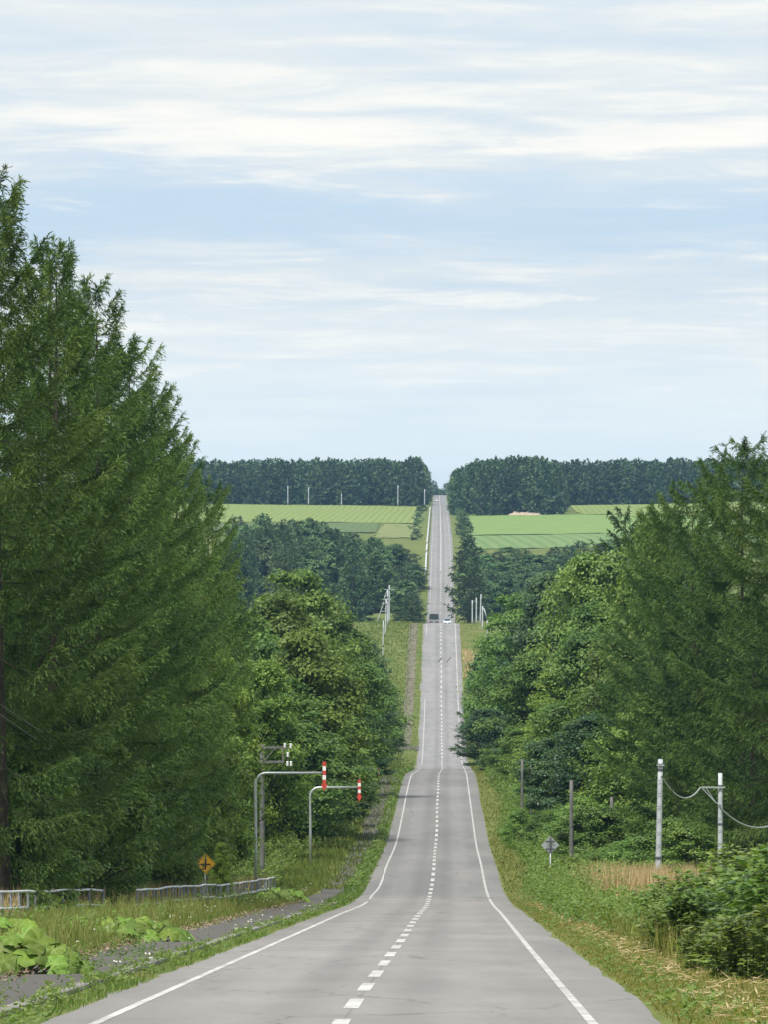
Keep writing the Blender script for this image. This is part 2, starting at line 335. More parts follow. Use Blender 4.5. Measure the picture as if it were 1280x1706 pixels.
def field_mat(name, c0, c1, ang, period, amt):
    m, t, o = mat_new(name); nn, l = t.nodes, t.links; mth, mix, noise, rng = graph(t)
    tcn = nn.new('ShaderNodeTexCoord'); P = tcn.outputs['Object']; sp = nn.new('ShaderNodeSeparateXYZ'); l.new(P, sp.inputs[0])
    s = mth('ADD', mth('MULTIPLY', sp.outputs[0], math.cos(ang)), mth('MULTIPLY', sp.outputs[1], math.sin(ang)))
    n1 = noise(P, .06, 4, .6, (1, .2, 1)); s = mth('ADD', s, mth('MULTIPLY', n1, period * .5))
    w = mth('ADD', mth('MULTIPLY', mth('SINE', mth('MULTIPLY', s, 2 * math.pi / period)), .5), .5)
    f = mth('ADD', mth('MULTIPLY', w, amt), mth('MULTIPLY', noise(P, .25, 5, .6, (1, .15, 1)), 1 - amt), True)
    c = mix(f, c0, c1)
    b = nn.new('ShaderNodeBsdfPrincipled'); b.inputs['Roughness'].default_value = .95; b.inputs['Specular IOR Level'].default_value = .1; l.new(c, b.inputs['Base Color']); l.new(b.outputs[0], o.inputs[0]); return m
M['field_l'] = field_mat('mown_hay_field', (.135, .195, .050), (.225, .262, .088), R(-1.0), 2.8, .6)
M['field_plough'] = field_mat('dark_crop_strip', (.085, .125, .050), (.120, .160, .065), R(-1), 3.0, .4)
M['field_straw'] = field_mat('straw_patch', (.115, .165, .055), (.240, .240, .100), R(85), 30.0, .4)
M['field_r'] = field_mat('bright_crop_field', (.130, .215, .062), (.195, .270, .088), R(-80), 40.0, .4)
M['field_r2'] = field_mat('grey_green_crop_strip', (.110, .180, .070), (.170, .240, .095), R(2.2), 4.5, .6)
# ------------------------------------------------------------------ terrain
def hermite(xs, ys):
    xs = np.array(xs, float); ys = np.array(ys, float); h = np.diff(xs); d = np.diff(ys) / h
    m = np.empty(len(xs)); m[0], m[-1] = d[0], d[-1]
    m[1:-1] = (d[:-1] * h[1:] + d[1:] * h[:-1]) / (h[1:] + h[:-1])
    def f(x):
        x = np.asarray(x, float); i = np.clip(np.searchsorted(xs, x) - 1, 0, len(h) - 1); t = (x - xs[i]) / h[i]
        a = (2 * t**3 - 3 * t**2 + 1) * ys[i] + (t**3 - 2 * t**2 + t) * h[i] * m[i] + (-2 * t**3 + 3 * t**2) * ys[i + 1] + (t**3 - t**2) * h[i] * m[i + 1]
        return np.where(x < xs[0], ys[0] + m[0] * (x - xs[0]), np.where(x > xs[-1], ys[-1] + m[-1] * (x - xs[-1]), a))
    return f
PROF = [(0, -1.93), (67, -6.10), (140, -10.65), (210, -15.0), (260, -18.13), (283, -19.45), (311, -20.8), (351, -22.17), (425, -24.87), (470, -25.75), (521, -26.6), (560, -27.3), (592, -28.03), (670, -31.07), (750, -34.4), (800, -36.25), (840, -37.45), (880, -37.17), (935, -36.4), (980, -35.2), (1020, -33.3), (1090, -28.87), (1150, -25.4), (1190, -24.05), (1240, -25.35), (1310, -27.2), (1400, -29.7), (1470, -29.7), (1540, -27.2), (1600, -23.8), (1733, -17.5), (1912, -10.2), (2050, -8.2), (2133, -6.8), (2400, -2.4), (2556, 0.0), (2600, 1.2), (2750, 2.2), (3000, 4.8), (3250, 7.6), (3420, 9.0), (3600, 9.2), (3900, 6.0), (4500, -5.0), (7000, -20.0)]
_zr = hermite([p[0] for p in PROF], [p[1] for p in PROF])
def zr(d): return _zr(d) + CAMH
AX = [(0, -1.32), (67, -.485), (283, 2.32), (425, 3.96), (592, 5.79), (750, 7.78), (840, 8.70), (1020, 10.46), (1190, 12.1), (1540, 15.6), (1733, 17.6), (1912, 19.47), (2133, 21.6), (2556, 25.7), (3400, 33.7), (7000, 68.0)]
xc = hermite([p[0] for p in AX], [p[1] for p in AX])
HU = [(-3000, 6), (-400, 3), (-120, 1.2), (-60, .7), (-30, .45), (-14, .10), (-9.5, .05), (-7.0, .10), (-6.2, .08), (-4.1, .08), (-3.95, -.05), (-3.7, -.03), (-3.55, -.06), (3.85, -.06), (4.02, -.01), (5, .0), (8, -.12), (11, -.20), (16, -.05), (30, .2), (60, .5), (120, 1.0), (400, 2.5), (3000, 6)]
def T(x, d):
    x = np.asarray(x, float); d = np.asarray(d, float); u = x - xc(d)
    h = np.interp(u, [a for a, _ in HU], [b for _, b in HU])
    k = np.clip((np.abs(u) - 6.5) / 6, 0, 1)
    n = .07 * np.sin(x * .9 + d * .31) + .07 * np.sin(x * .37 - d * .19 + 1.3) + .06 * np.sin(d * .53 + x * .2)
    k2 = np.clip((np.abs(u) - 40) / 120, 0, 1)
    n2 = 1.1 * np.sin(x * .021 + d * .006) + .8 * np.sin(x * .011 - d * .013 + 2)
    return zr(d) + h + k * n + k2 * n2
def X(px, d): return (px - CX) * d / F
def Zp(py, d): return CAMH + (HY - py) * d / F
def hit(px, py, d0=55.0, d1=4200.0):
    d = np.arange(d0, d1, 1.0); gap = Zp(py, d) - T(X(px, d), d); i = np.argmax(gap <= 0)
    return float(d[i]) if gap[i] <= 0 else d1
def rows():
    return np.unique(np.concatenate([np.arange(-80, 420, 2.0), np.arange(420, 1300, 5.0), np.arange(1300, 4000, 15.0), np.arange(4000, 7001, 100.0)]))
ROWS = rows()
def strip(us, rws, dz=0.0, zfun=None):
    us = np.asarray(us, float); XX = xc(rws)[:, None] + us[None, :]; DD = np.repeat(rws[:, None], len(us), 1)
    ZZ = (T(XX, DD) if zfun is None else zfun(XX, DD, us)) + dz
    V = np.stack([XX, DD, ZZ], -1).reshape(-1, 3); n = len(us)
    i = np.arange(len(rws) - 1)[:, None] * n; j = np.arange(n - 1)[None, :]
    return V, np.stack([i + j, i + j + 1, i + n + j + 1, i + n + j], -1).reshape(-1, 4)
US = [-2600, -1500, -900, -600, -400, -300, -220, -160, -120, -90, -70, -55, -45, -36, -30, -26, -22, -19, -16.5, -14, -12.5, -11, -10.2, -9.5, -8.8, -8, -7.4, -7, -6.6, -6.2, -5.5, -4.8, -4.1, -3.95, -3.7, -3.55, 0, 3.55, 3.85, 4.02, 4.3, 5, 5.6, 6.2, 7, 7.6, 8.4, 9.2, 10, 11, 12, 13.5, 15, 17, 19, 22, 26, 30, 36, 45, 55, 70, 90, 120, 160, 220, 300, 400, 600, 900, 1500, 2600]
V, Q = strip(US, ROWS)
tag(link('ground', qmesh('ground', V, Q, M['ground'], smooth=True)), 'rolling grassy ground under road and woods', None, kind='structure')
rr = ROWS[(ROWS >= -70) & (ROWS <= 4200)]
rg = np.random.default_rng(5)
# road: cambered sheet with a ragged edge
ru = np.array([-3.78, -3.6, -3.2, -2.95, -2, -1, -.3, 0, .3, 1, 2, 2.95, 3.3, 3.7, 4.05])
def road_z(XX, DD, us): return zr(DD) + .04 - .012 * np.abs(us)[None, :]
V, Q = strip(ru, rr, 0, road_z)
Vr = V.reshape(len(rr), len(ru), 3); wob = rg.normal(size=len(rr)); wob = np.convolve(wob, np.ones(2) / 2, 'same') * .15
Vr[:, 0, 0] += wob; Vr[:, -1, 0] -= wob[::-1]; Vr[:, 0, 2] -= .05; Vr[:, -1, 2] -= .05
me = qmesh('road', Vr.reshape(-1, 3), Q, M['road'], smooth=True)
a = me.attributes.new('across', 'FLOAT', 'POINT'); a.data.foreach_set('value', np.tile(ru, len(rr)).astype(np.float32))
road = tag(link('road', me), 'straight two-lane grey asphalt road over rolling hills', None, kind='structure')
def ztop(u, d): return zr(d) + .04 - .012 * abs(u)
def ribbon(d0, d1, ufun, w, dz, step, worn=None):
    ds = np.arange(d0, d1 + step * .5, step); u = np.array([ufun(x) for x in ds]); c = xc(ds)
    L = np.stack([c + u - w / 2, ds, ztop(u - w / 2, ds) + dz], -1); Rr = np.stack([c + u + w / 2, ds, ztop(u + w / 2, ds) + dz], -1)
    V = np.stack([L, Rr], 1).reshape(-1, 3); i = np.arange(len(ds) - 1)[:, None] * 2
    return V, i + np.array([[0, 1, 3, 2]])
def umk(d): return 0.02 * math.sin(d * .06)
def part(name, V, Q, mat, parent): return link(name, qmesh(name, V, Q, mat), parent)
# centre line: dashes to the crest, solid on the far climb
k = 0; d = 62.4
while d < 1700:
    part('centre_dash', *ribbon(d, d + 5.2, umk, .20 if d < 800 else .22, .005, 1.3), M['paint'], road); d += 10.0
part('centre_line', *ribbon(1712, 3500, umk, .24, .006, 6.0), M['paint'], road)
def ul(d): return -2.95 - .10 * math.exp(-((d - 290) / 14) ** 2) 
def ur(d): return 2.97
for d0, d1 in ((30, 268), (279, 745), (756, 772), (820, 1010), (1150, 1900), (1910, 3400)):
    part('edge_line', *ribbon(d0, d1, ul, .125, .005, 1.5 if d1 < 800 else 5), M['paint'] if d1 < 300 else M['paint_worn'], road)
for d0, d1, mt in ((30, 280, 'paint_worn'), (284, 760, 'paint_worn'), (764, 830, 'paint'), (836, 1400, 'paint'), (1400, 3400, 'paint_worn')):
    part('edge_line', *ribbon(d0, d1, ur, .12, .005, 1.5 if d1 < 800 else 5), M[mt], road)
# two dark diagonal streaks laid on the road at the rise
for (px0, y0, px1, y1) in ((731.5, 1104, 738, 1094), (745.5, 1104, 752.5, 1097)):
    da, db = 1084.0, 1096.0; ua, ub = X(px0, da) - xc(da), X(px1, db) - xc(db)
    part('dark_streak', *ribbon(da, db, lambda q: ua + (ub - ua) * (q - da) / (db - da), .22, .009, 3.0), M['tyre'], road)
# sidewalk and curb on the left
rw = ROWS[(ROWS >= -70) & (ROWS <= 770)]
V, Q = strip(np.array([-5.85, -5.4, -4.7, -4.28]), rw, 0, lambda XX, DD, us: zr(DD) + .115 + .01 * np.sin(DD * .3) + 0 * XX)
Vw = V.reshape(len(rw), 4, 3); Vw[:, 0, 0] += np.convolve(rg.normal(size=len(rw)), np.ones(4) / 4, 'same') * .28
wm = qmesh('sidewalk', Vw.reshape(-1, 3), Q, M['walk'], smooth=True); tag(link('sidewalk', wm), 'narrow dark asphalt sidewalk beside the left verge', None, kind='structure')
V, Q = strip(np.array([-4.281, -4.28, -4.12, -4.09, -4.085]), rw, 0, lambda XX, DD, us: zr(DD) + np.array([.06, .135, .135, .12, -.06])[None, :] + 0 * XX)
tag(link('curb', qmesh('curb', V, Q, M['curb'])), 'worn concrete curb between road weeds and sidewalk', None, kind='structure')
# far fields as sheets over the ground
def field(name, pts_d, umin, umax, mat, label, dz=.12):
    ds = np.arange(pts_d[0], pts_d[1] + 1, 10.0); us = np.linspace(umin, umax, 24)
    V, Q = strip(us, ds, dz); Vf = V.reshape(len(ds), 24, 3); rgf = np.random.default_rng(int(pts_d[0])); f = (us - umin) / (umax - umin)
    for k, e in ((0, 1), (-1, -1)): Vf[k, :, 1] += rgf.normal(size=24) * 2.5 - e * 0; Vf[:, k, 0] += rgf.normal(size=len(ds)) * .5
    V = Vf.reshape(-1, 3); tag(link(name, qmesh(name, V, Q, mat, smooth=True)), label, None, kind='structure')
field('hay_field', (2215, 2610), -190, -10, M['field_l'], 'pale mown hay field left of the far road', .25)
field('crop_strip', (2020, 2208), -190, -24, M['field_plough'], 'dark crop strip below the hay field', .25)
field('straw_patch', (1930, 2205), -23, -8.5, M['field_straw'], 'straw coloured rough patch beside the far road', .25)
field('crop_field', (1990, 2390), 9, 160, M['field_r'], 'bright green crop field right of the far road', .25)
field('crop_strip', (1840, 1984), 9, 160, M['field_r2'], 'grey green crop strip below the bright field', .25)
field('hay_field', (2400, 2640), 60, 190, M['field_l'], 'narrow pale hay field before the far right forest', .25)

V, Q = strip(np.array([-6.6, -6.0, -5.4, -4.9]), ROWS[(ROWS >= 890) & (ROWS <= 1240)], .05)
tag(link('dirt_path', qmesh('dirt_path', V, Q, M['dirt'], smooth=True)), 'brown overgrown path continuing beside the road up the rise', None, kind='structure')
# side track joining from the left
ds = np.arange(874, 887, 2.0); V, Q = strip(np.linspace(-30, -3.6, 14), ds, .10)
tag(link('side_track', qmesh('side_track', V, Q, M['walk'], smooth=True)), 'pale side track joining the road from the left', None, kind='structure')
# ------------------------------------------------------------------ trees
def larch_mesh(seed, H, Rr, nb, tw, q, tl, twd, mat, base=.06, bark='bark', limb_n=4, lnf=1.25, shp=.60, em=52, ep=1.5):
    """conifer with drooping feathered sprays; returns (trunk mesh, crown mesh)"""
    rng = np.random.default_rng(seed)
    hs = np.linspace(0, 1, 9); bend = rng.normal(size=2) * .012 * H
    tp = np.stack([bend[0] * np.sin(hs * 2.2), bend[1] * np.sin(hs * 1.7), hs * H * .985], -1)
    tr = .0105 * H * (1 - hs) ** .85 + .004
    tubes = [tube(tp, tr, 8)]
    Ps, Ds, Ls, Ti, Sc = [], [], [], [], []
    lob = rng.uniform(0, 6.28, 3)
    for i in range(nb):
        t = (i + rng.random()) / nb; h = H * (base + (.985 - base) * t ** .92)
        az = i * 2.39996 + rng.normal() * .35
        shape = (1 - t) ** shp * (1 - .35 * max(0, (.18 - t) / .18))
        Lb = Rr * shape * rng.uniform(.72, 1.22) * (1 + .10 * math.sin(2 * az + lob[0]) + .07 * math.sin(3 * az + lob[1])) + .25
        e0 = R(-16 + em * t ** ep) + rng.normal() * .13; up = rng.uniform(.14, .40)
        s = np.linspace(0, 1, 7)
        dx, dy = math.cos(az), math.sin(az)
        bx = np.interp(h, tp[:, 2], tp[:, 0]); by = np.interp(h, tp[:, 2], tp[:, 1])
        hor = Lb * (s * math.cos(e0)); ver = Lb * (s * math.sin(e0) - .16 * s * (1 - s) * 2 + up * s ** 2.6)
        wig = rng.normal() * .10 * Lb * np.sin(s * 3.0)
        P = np.stack([bx + dx * hor - dy * wig, by + dy * hor + dx * wig, h + ver], -1)
        tubes.append(tube(P, (.0048 * Lb + .005) * (1 - s * .85), limb_n))
        n = max(4, int(Lb * tw)); ss = rng.uniform(.10, 1.0, n) ** .85
        pos = np.stack([np.interp(ss, s, P[:, c]) for c in range(3)], -1)
        tang = unit(np.stack([np.interp(np.minimum(ss + .08, 1), s, P[:, c]) - np.interp(np.maximum(ss - .08, 0), s, P[:, c]) for c in range(3)], -1))
        side = np.stack([-tang[:, 1], tang[:, 0], np.zeros(n)], -1) * np.where(rng.random(n) < .5, -1, 1)[:, None]
        d0 = unit(tang * rng.uniform(.45, 1.1, (n, 1)) + side * rng.uniform(.1, .8, (n, 1)) + np.array([0, 0, 1.0]) * rng.uniform(-.85, .28, (n, 1)))
        ln = rng.uniform(.3, 1.0, n) * (1.0 - .6 * ss) * min(1.0, .35 + Lb / 4.0) * (Rr / 4.0) * lnf + tl * .4
        bt = rng.normal() * .20
        for j in range(q):
            f = (j + .25 * rng.random(n)) / q
            dj = unit(d0 + np.array([0, 0, -1.0]) * (.55 * f)[:, None] + rng.normal(size=(n, 3)) * .30)
            pj = pos + d0 * (ln * f)[:, None] + np.array([0, 0, -1.0]) * (ln * .34 * f ** 2)[:, None]
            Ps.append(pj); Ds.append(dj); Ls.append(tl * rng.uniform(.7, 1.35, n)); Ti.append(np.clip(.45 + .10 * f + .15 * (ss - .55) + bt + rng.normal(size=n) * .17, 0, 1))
    P = np.concatenate(Ps); D = np.concatenate(Ds); L = np.concatenate(Ls); Tn = np.concatenate(Ti)
    # leader
    S = rand_side(D, rng)
    V, Q = kites(P, D, S, L, L * twd)
    tv, tq = join_tubes(tubes)
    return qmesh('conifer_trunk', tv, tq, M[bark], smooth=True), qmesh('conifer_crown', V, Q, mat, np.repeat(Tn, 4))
def broad_mesh(seed, H, Rr, nc, nl, ls, mat, low=.16, bark='bark', shape='oval', droop=.15):
    """broadleaf tree: limbs to clumps, each clump a shell of leaf faces"""
    rng = np.random.default_rng(seed)
    tubes = []; hs = np.linspace(0, 1, 7); b = rng.normal(size=2) * .03 * H
    tp = np.stack([b[0] * hs ** 1.5, b[1] * hs ** 1.5, hs * H * .86], -1)
    tubes.append(tube(tp, .013 * H * (1 - hs) ** .7 + .015, 8))
    C, CR = [], []
    lob = rng.uniform(0, 6.28, 4)
    for i in range(nc):
        t = rng.random() ** .9; az = i * 2.39996 + rng.normal() * .3
        if shape == 'cone': prof = (1 - t) ** .65 * 1.0 + .06
        else: prof = math.sin(math.pi * (.10 + .86 * t) ** .78) ** .62
        prof *= 1 + .20 * math.sin(2 * az + lob[0] + 3 * t) + .18 * math.sin(3 * az + lob[1] - 4 * t)
        rr_ = Rr * prof * (rng.random() ** .38) * .92
        h = H * (low + (1 - low) * t) - .03 * H
        cr = Rr * rng.uniform(.13, .33) * (1.1 - .35 * t)
        C.append((math.cos(az) * rr_ + b[0] * t, math.sin(az) * rr_ + b[1] * t, h)); CR.append(cr)
        if i % 2 == 0:
            h0 = max(.12 * H, h - rr_ * rng.uniform(.5, 1.0) - .05 * H); s = np.linspace(0, 1, 5)
            o = np.array([b[0] * (h0 / H) ** 1.5, b[1] * (h0 / H) ** 1.5, min(h0, H * .8)]); e = np.array(C[-1])
            P = o + (e - o) * s[:, None]; P[:, 2] += .10 * rr_ * np.sin(s * math.pi) ; P[:, :2] += (rng.normal(size=2) * .06 * rr_) * np.sin(s * math.pi)[:, None]
            tubes.append(tube(P, (.0045 * H * .6 + .01 * rr_) * (1 - .85 * s) + .006, 5))
    C = np.array(C); CR = np.array(CR)
    idx = np.repeat(np.arange(nc), nl); n = len(idx)
    g = unit(rng.normal(size=(n, 3))); g[:, 2] = np.where(rng.random(n) < .68, np.abs(g[:, 2]), g[:, 2])
    rad = CR[idx] * (rng.random(n) ** .45) * (1 + .30 * rng.normal(size=n).clip(-1, 2))
    P = C[idx] + g * rad[:, None] * np.array([1.15, 1.15, .80])
    out = unit(np.stack([C[idx][:, 0], C[idx][:, 1], np.full(n, .15 * H)], -1))
    nrm = unit(g * .7 + out * .35 + np.array([0, 0, .55]) + rng.normal(size=(n, 3)) * .42)
    D = unit(np.cross(nrm, rng.normal(size=(n, 3))) + np.array([0, 0, -droop])); S = unit(np.cross(D, nrm))
    L = ls * rng.uniform(.65, 1.35, n); ct = rng.normal(size=nc) * .13
    V, Q = kites(P, D, S, L, L * rng.uniform(.5, .72, n))
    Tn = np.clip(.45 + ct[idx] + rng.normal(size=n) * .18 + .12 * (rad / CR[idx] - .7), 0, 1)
    tv, tq = join_tubes(tubes)
    return qmesh('broadleaf_trunk', tv, tq, M[bark], smooth=True), qmesh('broadleaf_crown', V, Q, mat, np.repeat(Tn, 4))
LIB = {}
def lib(key, H, Rr, fn, *a, **k): LIB[key] = (fn(*a, **k), H, Rr)
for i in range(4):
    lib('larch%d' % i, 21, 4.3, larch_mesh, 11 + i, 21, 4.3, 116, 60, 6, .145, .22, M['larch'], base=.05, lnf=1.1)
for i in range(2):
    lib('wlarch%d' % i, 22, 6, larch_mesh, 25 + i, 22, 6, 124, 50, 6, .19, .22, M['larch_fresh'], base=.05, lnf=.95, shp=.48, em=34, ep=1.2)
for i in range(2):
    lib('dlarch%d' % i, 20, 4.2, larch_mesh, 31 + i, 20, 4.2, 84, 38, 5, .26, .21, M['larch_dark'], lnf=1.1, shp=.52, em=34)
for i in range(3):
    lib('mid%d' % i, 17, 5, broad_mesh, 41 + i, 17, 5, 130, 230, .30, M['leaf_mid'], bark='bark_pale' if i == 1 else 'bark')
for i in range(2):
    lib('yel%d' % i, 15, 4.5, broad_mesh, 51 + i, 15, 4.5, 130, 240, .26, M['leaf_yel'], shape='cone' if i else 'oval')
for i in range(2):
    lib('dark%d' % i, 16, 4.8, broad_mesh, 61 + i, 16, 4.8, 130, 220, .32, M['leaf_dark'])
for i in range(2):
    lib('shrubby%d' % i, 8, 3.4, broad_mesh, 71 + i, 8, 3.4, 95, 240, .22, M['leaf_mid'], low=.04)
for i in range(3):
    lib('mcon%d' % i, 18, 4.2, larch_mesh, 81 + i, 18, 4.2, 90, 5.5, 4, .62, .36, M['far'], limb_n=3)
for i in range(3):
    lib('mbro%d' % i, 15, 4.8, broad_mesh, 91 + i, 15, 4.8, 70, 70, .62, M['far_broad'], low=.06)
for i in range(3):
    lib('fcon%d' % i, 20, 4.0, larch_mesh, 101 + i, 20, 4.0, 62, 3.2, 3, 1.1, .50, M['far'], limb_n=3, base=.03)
lib('fbro0', 14, 4.8, broad_mesh, 111, 14, 4.8, 46, 46, .85, M['far_broad'], low=.05)
prng = random.Random(3)
def tree(name, key, x, d, H, Rm, label, cat='tree', group=None, rz=None):
    (tm, cm), H0, R0 = LIB[key]
    z = float(T(x, d)) - .12
    e = empty(name, (x, d, z), prng.uniform(0, 6.28) if rz is None else rz); e.scale = (Rm / R0, Rm / R0, H / H0)
    link('trunk', tm, e); link('crown', cm, e)
    return tag(e, label, cat, group)
def ptree(name, key, px, d, top, Rm, label, group=None, **k):
    x = X(px, d); H = Zp(top, d) - float(T(x, d)) + .12
    return tree(name, key, x, d, H, Rm, label, 'tree', group, **k)
# --- larches in a receding row on the left
LL = [(-62, 190, 300, 4.6, 'larch3', 'larch mostly outside the left edge, its boughs filling the corner behind the tallest larch'),
      (6, 186, 284, 4.9, 'larch0', 'tallest larch, cut by the left edge of the picture'),
      (82, 202, 402, 4.7, 'larch1', 'second larch from the left edge in the receding row'),
      (150, 217, 466, 4.6, 'larch2', 'third larch from the left edge with a thin pointed leader'),
      (205, 234, 560, 4.6, 'larch3', 'fourth larch from the left edge in the receding row'),
      (252, 256, 640, 4.6, 'larch0', 'fifth larch from the left edge in the receding row'),
      (288, 282, 708, 4.0, 'larch1', 'sixth larch of the left row, its boughs crossing the far forest edge'),
      (322, 319, 796, 4.0, 'larch2', 'seventh larch of the left row, in front of the hay field'),
      (362, 347, 905, 3.7, 'larch3', 'last and lowest larch of the left row, beside the lighter broadleaf tree')]
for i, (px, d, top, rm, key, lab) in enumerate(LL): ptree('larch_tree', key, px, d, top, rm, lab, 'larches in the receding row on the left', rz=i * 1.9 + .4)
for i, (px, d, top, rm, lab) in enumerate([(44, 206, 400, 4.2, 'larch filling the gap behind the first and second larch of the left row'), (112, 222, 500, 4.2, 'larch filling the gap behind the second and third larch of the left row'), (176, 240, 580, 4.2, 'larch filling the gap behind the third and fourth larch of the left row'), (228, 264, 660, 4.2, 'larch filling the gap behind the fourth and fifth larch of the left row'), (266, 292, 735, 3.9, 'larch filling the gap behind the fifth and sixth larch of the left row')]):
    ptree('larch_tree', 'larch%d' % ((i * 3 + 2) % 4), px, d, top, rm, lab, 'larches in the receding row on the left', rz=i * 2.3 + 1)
for i in range(16):
    d = 195 + i * 15 + prng.uniform(-4, 4); u = prng.uniform(-21, -17); x = float(xc(d)) + u
    tree('larch_tree', 'dlarch%d' % (i % 2), x, d, prng.uniform(16, 19.5), 4.0, 'dark larch standing behind the front row of larches on the left', 'tree', 'larches behind the front row on the left')
LB = [(30, 189, 1240, 2.4, 'shrubby1', 'dark olive bushy tree at the left edge above the near railing'),
      (150, 208, 1215, 2.6, 'shrubby0', 'dark bushy tree under the larches above the gap between the railings'),
      (236, 240, 1235, 2.5, 'shrubby1', 'bushy understorey tree left of the yellow diamond sign'),
      (364, 297.5, 1080, 2.6, 'yel0', 'yellow green broadleaf tree behind the yellow diamond sign'),
      (306, 272, 1125, 2.9, 'yel0', 'yellow green leafy tree under the larch boughs left of the lamp-like post'),
      (344, 284, 1190, 2.4, 'yel1', 'lower yellow green tree directly above the yellow diamond sign'),
      (430, 356, 1100, 3.8, 'yel0', 'yellow green broadleaf tree right behind the crossarm utility pole'),
      (505, 520, 944, 6.0, 'mid0', 'tall rounded broadleaf tree rising highest in the left valley wood'),
      (455, 470, 985, 5.6, 'mid1', 'broad green tree between the larch row and the tallest rounded tree'),
      (560, 600, 1022, 5.4, 'mid2', 'rounded green tree at the right shoulder of the left valley wood'),
      (515, 420, 1050, 5.0, 'yel0', 'light green broad crown in the middle of the left valley wood'),
      (470, 402, 1120, 4.6, 'mid0', 'green broadleaf tree above the first striped arrow post'),
      (600, 690, 1062, 5.0, 'dark0', 'dark leaved tree beside the grassy rise on the left'),
      (575, 520, 1100, 5.0, 'mid1', 'mid green tree over the second striped arrow post'),
      (622, 760, 1092, 4.2, 'dark1', 'dark tree nearest the road at the left valley bottom'),
      (610, 640, 1130, 4.4, 'mid2', 'full green crown bulging toward the left road edge'),
      (545, 430, 1165, 4.2, 'mid0', 'green tree directly behind the striped arrows'),
      (500, 388, 1205, 4.0, 'mid2', 'lower green tree between the two arrow posts'),
      (590, 560, 1190, 3.9, 'dark0', 'dark lower tree behind the far small striped arrow'),
      (560, 450, 1235, 3.3, 'dark1', 'dark undergrowth tree at the foot of the left wood'),
      (628, 720, 1180, 3.6, 'dark0', 'dark low tree where the left wood meets the side track')]
for px, d, top, rm, key, lab in LB: ptree('broadleaf_tree' if 'shrubby' not in key else 'bushy_tree', key, px, d, top, rm, lab, 'broadleaf trees on the left')
for i in range(26):
    d = 350 + i * 17; u = prng.uniform(-22, -15); x = float(xc(d)) + u
    tree('broadleaf_tree', prng.choice(['mid0', 'mid1', 'dark0', 'mid2']), x, d, prng.uniform(13, 17.5) * (1 if d < 650 else .8), 5.0, 'broadleaf tree deep inside the left valley wood behind its front crowns', 'tree', 'trees inside the left valley wood')
# --- right side wood
RB = [(1330, 300, 770, 6.0, 'wlarch1', 'larch cut by the right edge of the picture'),
      (1240, 326, 730, 6.0, 'wlarch0', 'tallest larch on the right, rising above the far forest'),
      (1172, 352, 800, 5.8, 'wlarch1', 'second tallest larch on the right, left of the tallest one'),
      (1112, 392, 842, 5.4, 'wlarch0', 'larch between the yellow green cone and the right larches'),
      (1045, 640, 846, 5.6, 'dlarch0', 'dark larch standing out against the bright crop field'),
      (1250, 312, 1020, 4.6, 'dlarch1', 'dark larch in front at the right edge over the shrubs'),
      (1165, 330, 1010, 4.4, 'dlarch0', 'dark larch behind the two pale concrete poles'),
      (1085, 430, 866, 5.6, 'yel1', 'yellow green cone shaped tree on the right'),
      (1010, 560, 915, 6.0, 'mid1', 'green tree left of the yellow green cone'),
      (965, 640, 935, 6.0, 'mid0', 'rounded green tree below the bright crop field'),
      (1000, 470, 1010, 5.4, 'mid2', 'large green tree in the middle of the right wood'),
      (910, 660, 955, 6.0, 'dark1', 'silvery dark leaved tree in the right wood'),
      (862, 735, 985, 5.6, 'mid0', 'light rounded tree at the left shoulder of the right wood'),
      (830, 770, 1062, 5.0, 'dark0', 'dark glossy leaved tree above the right roadside'),
      (806, 800, 1112, 4.4, 'dlarch1', 'dark conifer whose low boughs hang over the right lane'),
      (820, 700, 1180, 3.8, 'dark1', 'dark lower tree beside the right road edge'),
      (890, 570, 1085, 5.0, 'mid2', 'green tree in the right wood above the thin grey poles'),
      (945, 490, 1110, 5.0, 'yel0', 'lighter green crown above the diamond sign back'),
      (1050, 420, 1050, 4.8, 'mid1', 'green crown right of the middle of the right wood'),
      (1090, 366, 1150, 4.2, 'mid0', 'low green tree behind the left concrete pole'),
      (1010, 405, 1190, 4.0, 'dark1', 'dark low tree behind the dry grass'),
      (930, 440, 1225, 3.4, 'dark0', 'dark low tree just behind the diamond sign'),
      (870, 560, 1215, 3.4, 'mid2', 'low green tree at the right verge bend'),
      (840, 640, 1245, 2.8, 'dark0', 'small dark tree lowest on the right verge')]
for i, (px, d, top, rm, key, lab) in enumerate(RB):
    ptree('larch_tree' if 'larch' in key else 'broadleaf_tree', key, px, d, top, rm, lab, 'trees of the right wood')
for i in range(34):
    d = 318 + i * 13; u = prng.uniform(17, 26) + (3 if d < 400 else 0); x = float(xc(d)) + u
    tree('larch_tree' if i < 12 else 'broadleaf_tree', prng.choice(['dlarch0', 'dlarch1']) if i < 12 else prng.choice(['mid0', 'dark0', 'mid1', 'mid2']), x, d, prng.uniform(13, 17), 4.8, 'tree deep inside the right wood behind its front crowns', 'tree', 'trees inside the right wood')
# --- understorey shrubs closing the wood edge near the ground
for side, n in ((-1, 24), (1, 34)):
    for i in range(n):
        d = (205 if side < 0 else 296) * math.exp(i / n * math.log(3.7 if side < 0 else 2.5)) + prng.uniform(-3, 3)
        u = prng.uniform(13.0, 15.5) if side < 0 else (prng.uniform(11.0, 15.0) if i % 2 or d < 315 else prng.uniform(8.6, 10.5)); x = float(xc(d)) + side * u
        tree('understorey_shrub', 'shrubby%d' % (i % 2), x, d, prng.uniform(2.6, 4.6), prng.uniform(1.9, 2.8), 'leafy shrub closing the foot of the %s wood' % ('left' if side < 0 else 'right'), 'shrub', 'shrubs at the foot of the %s wood' % ('left' if side < 0 else 'right'))
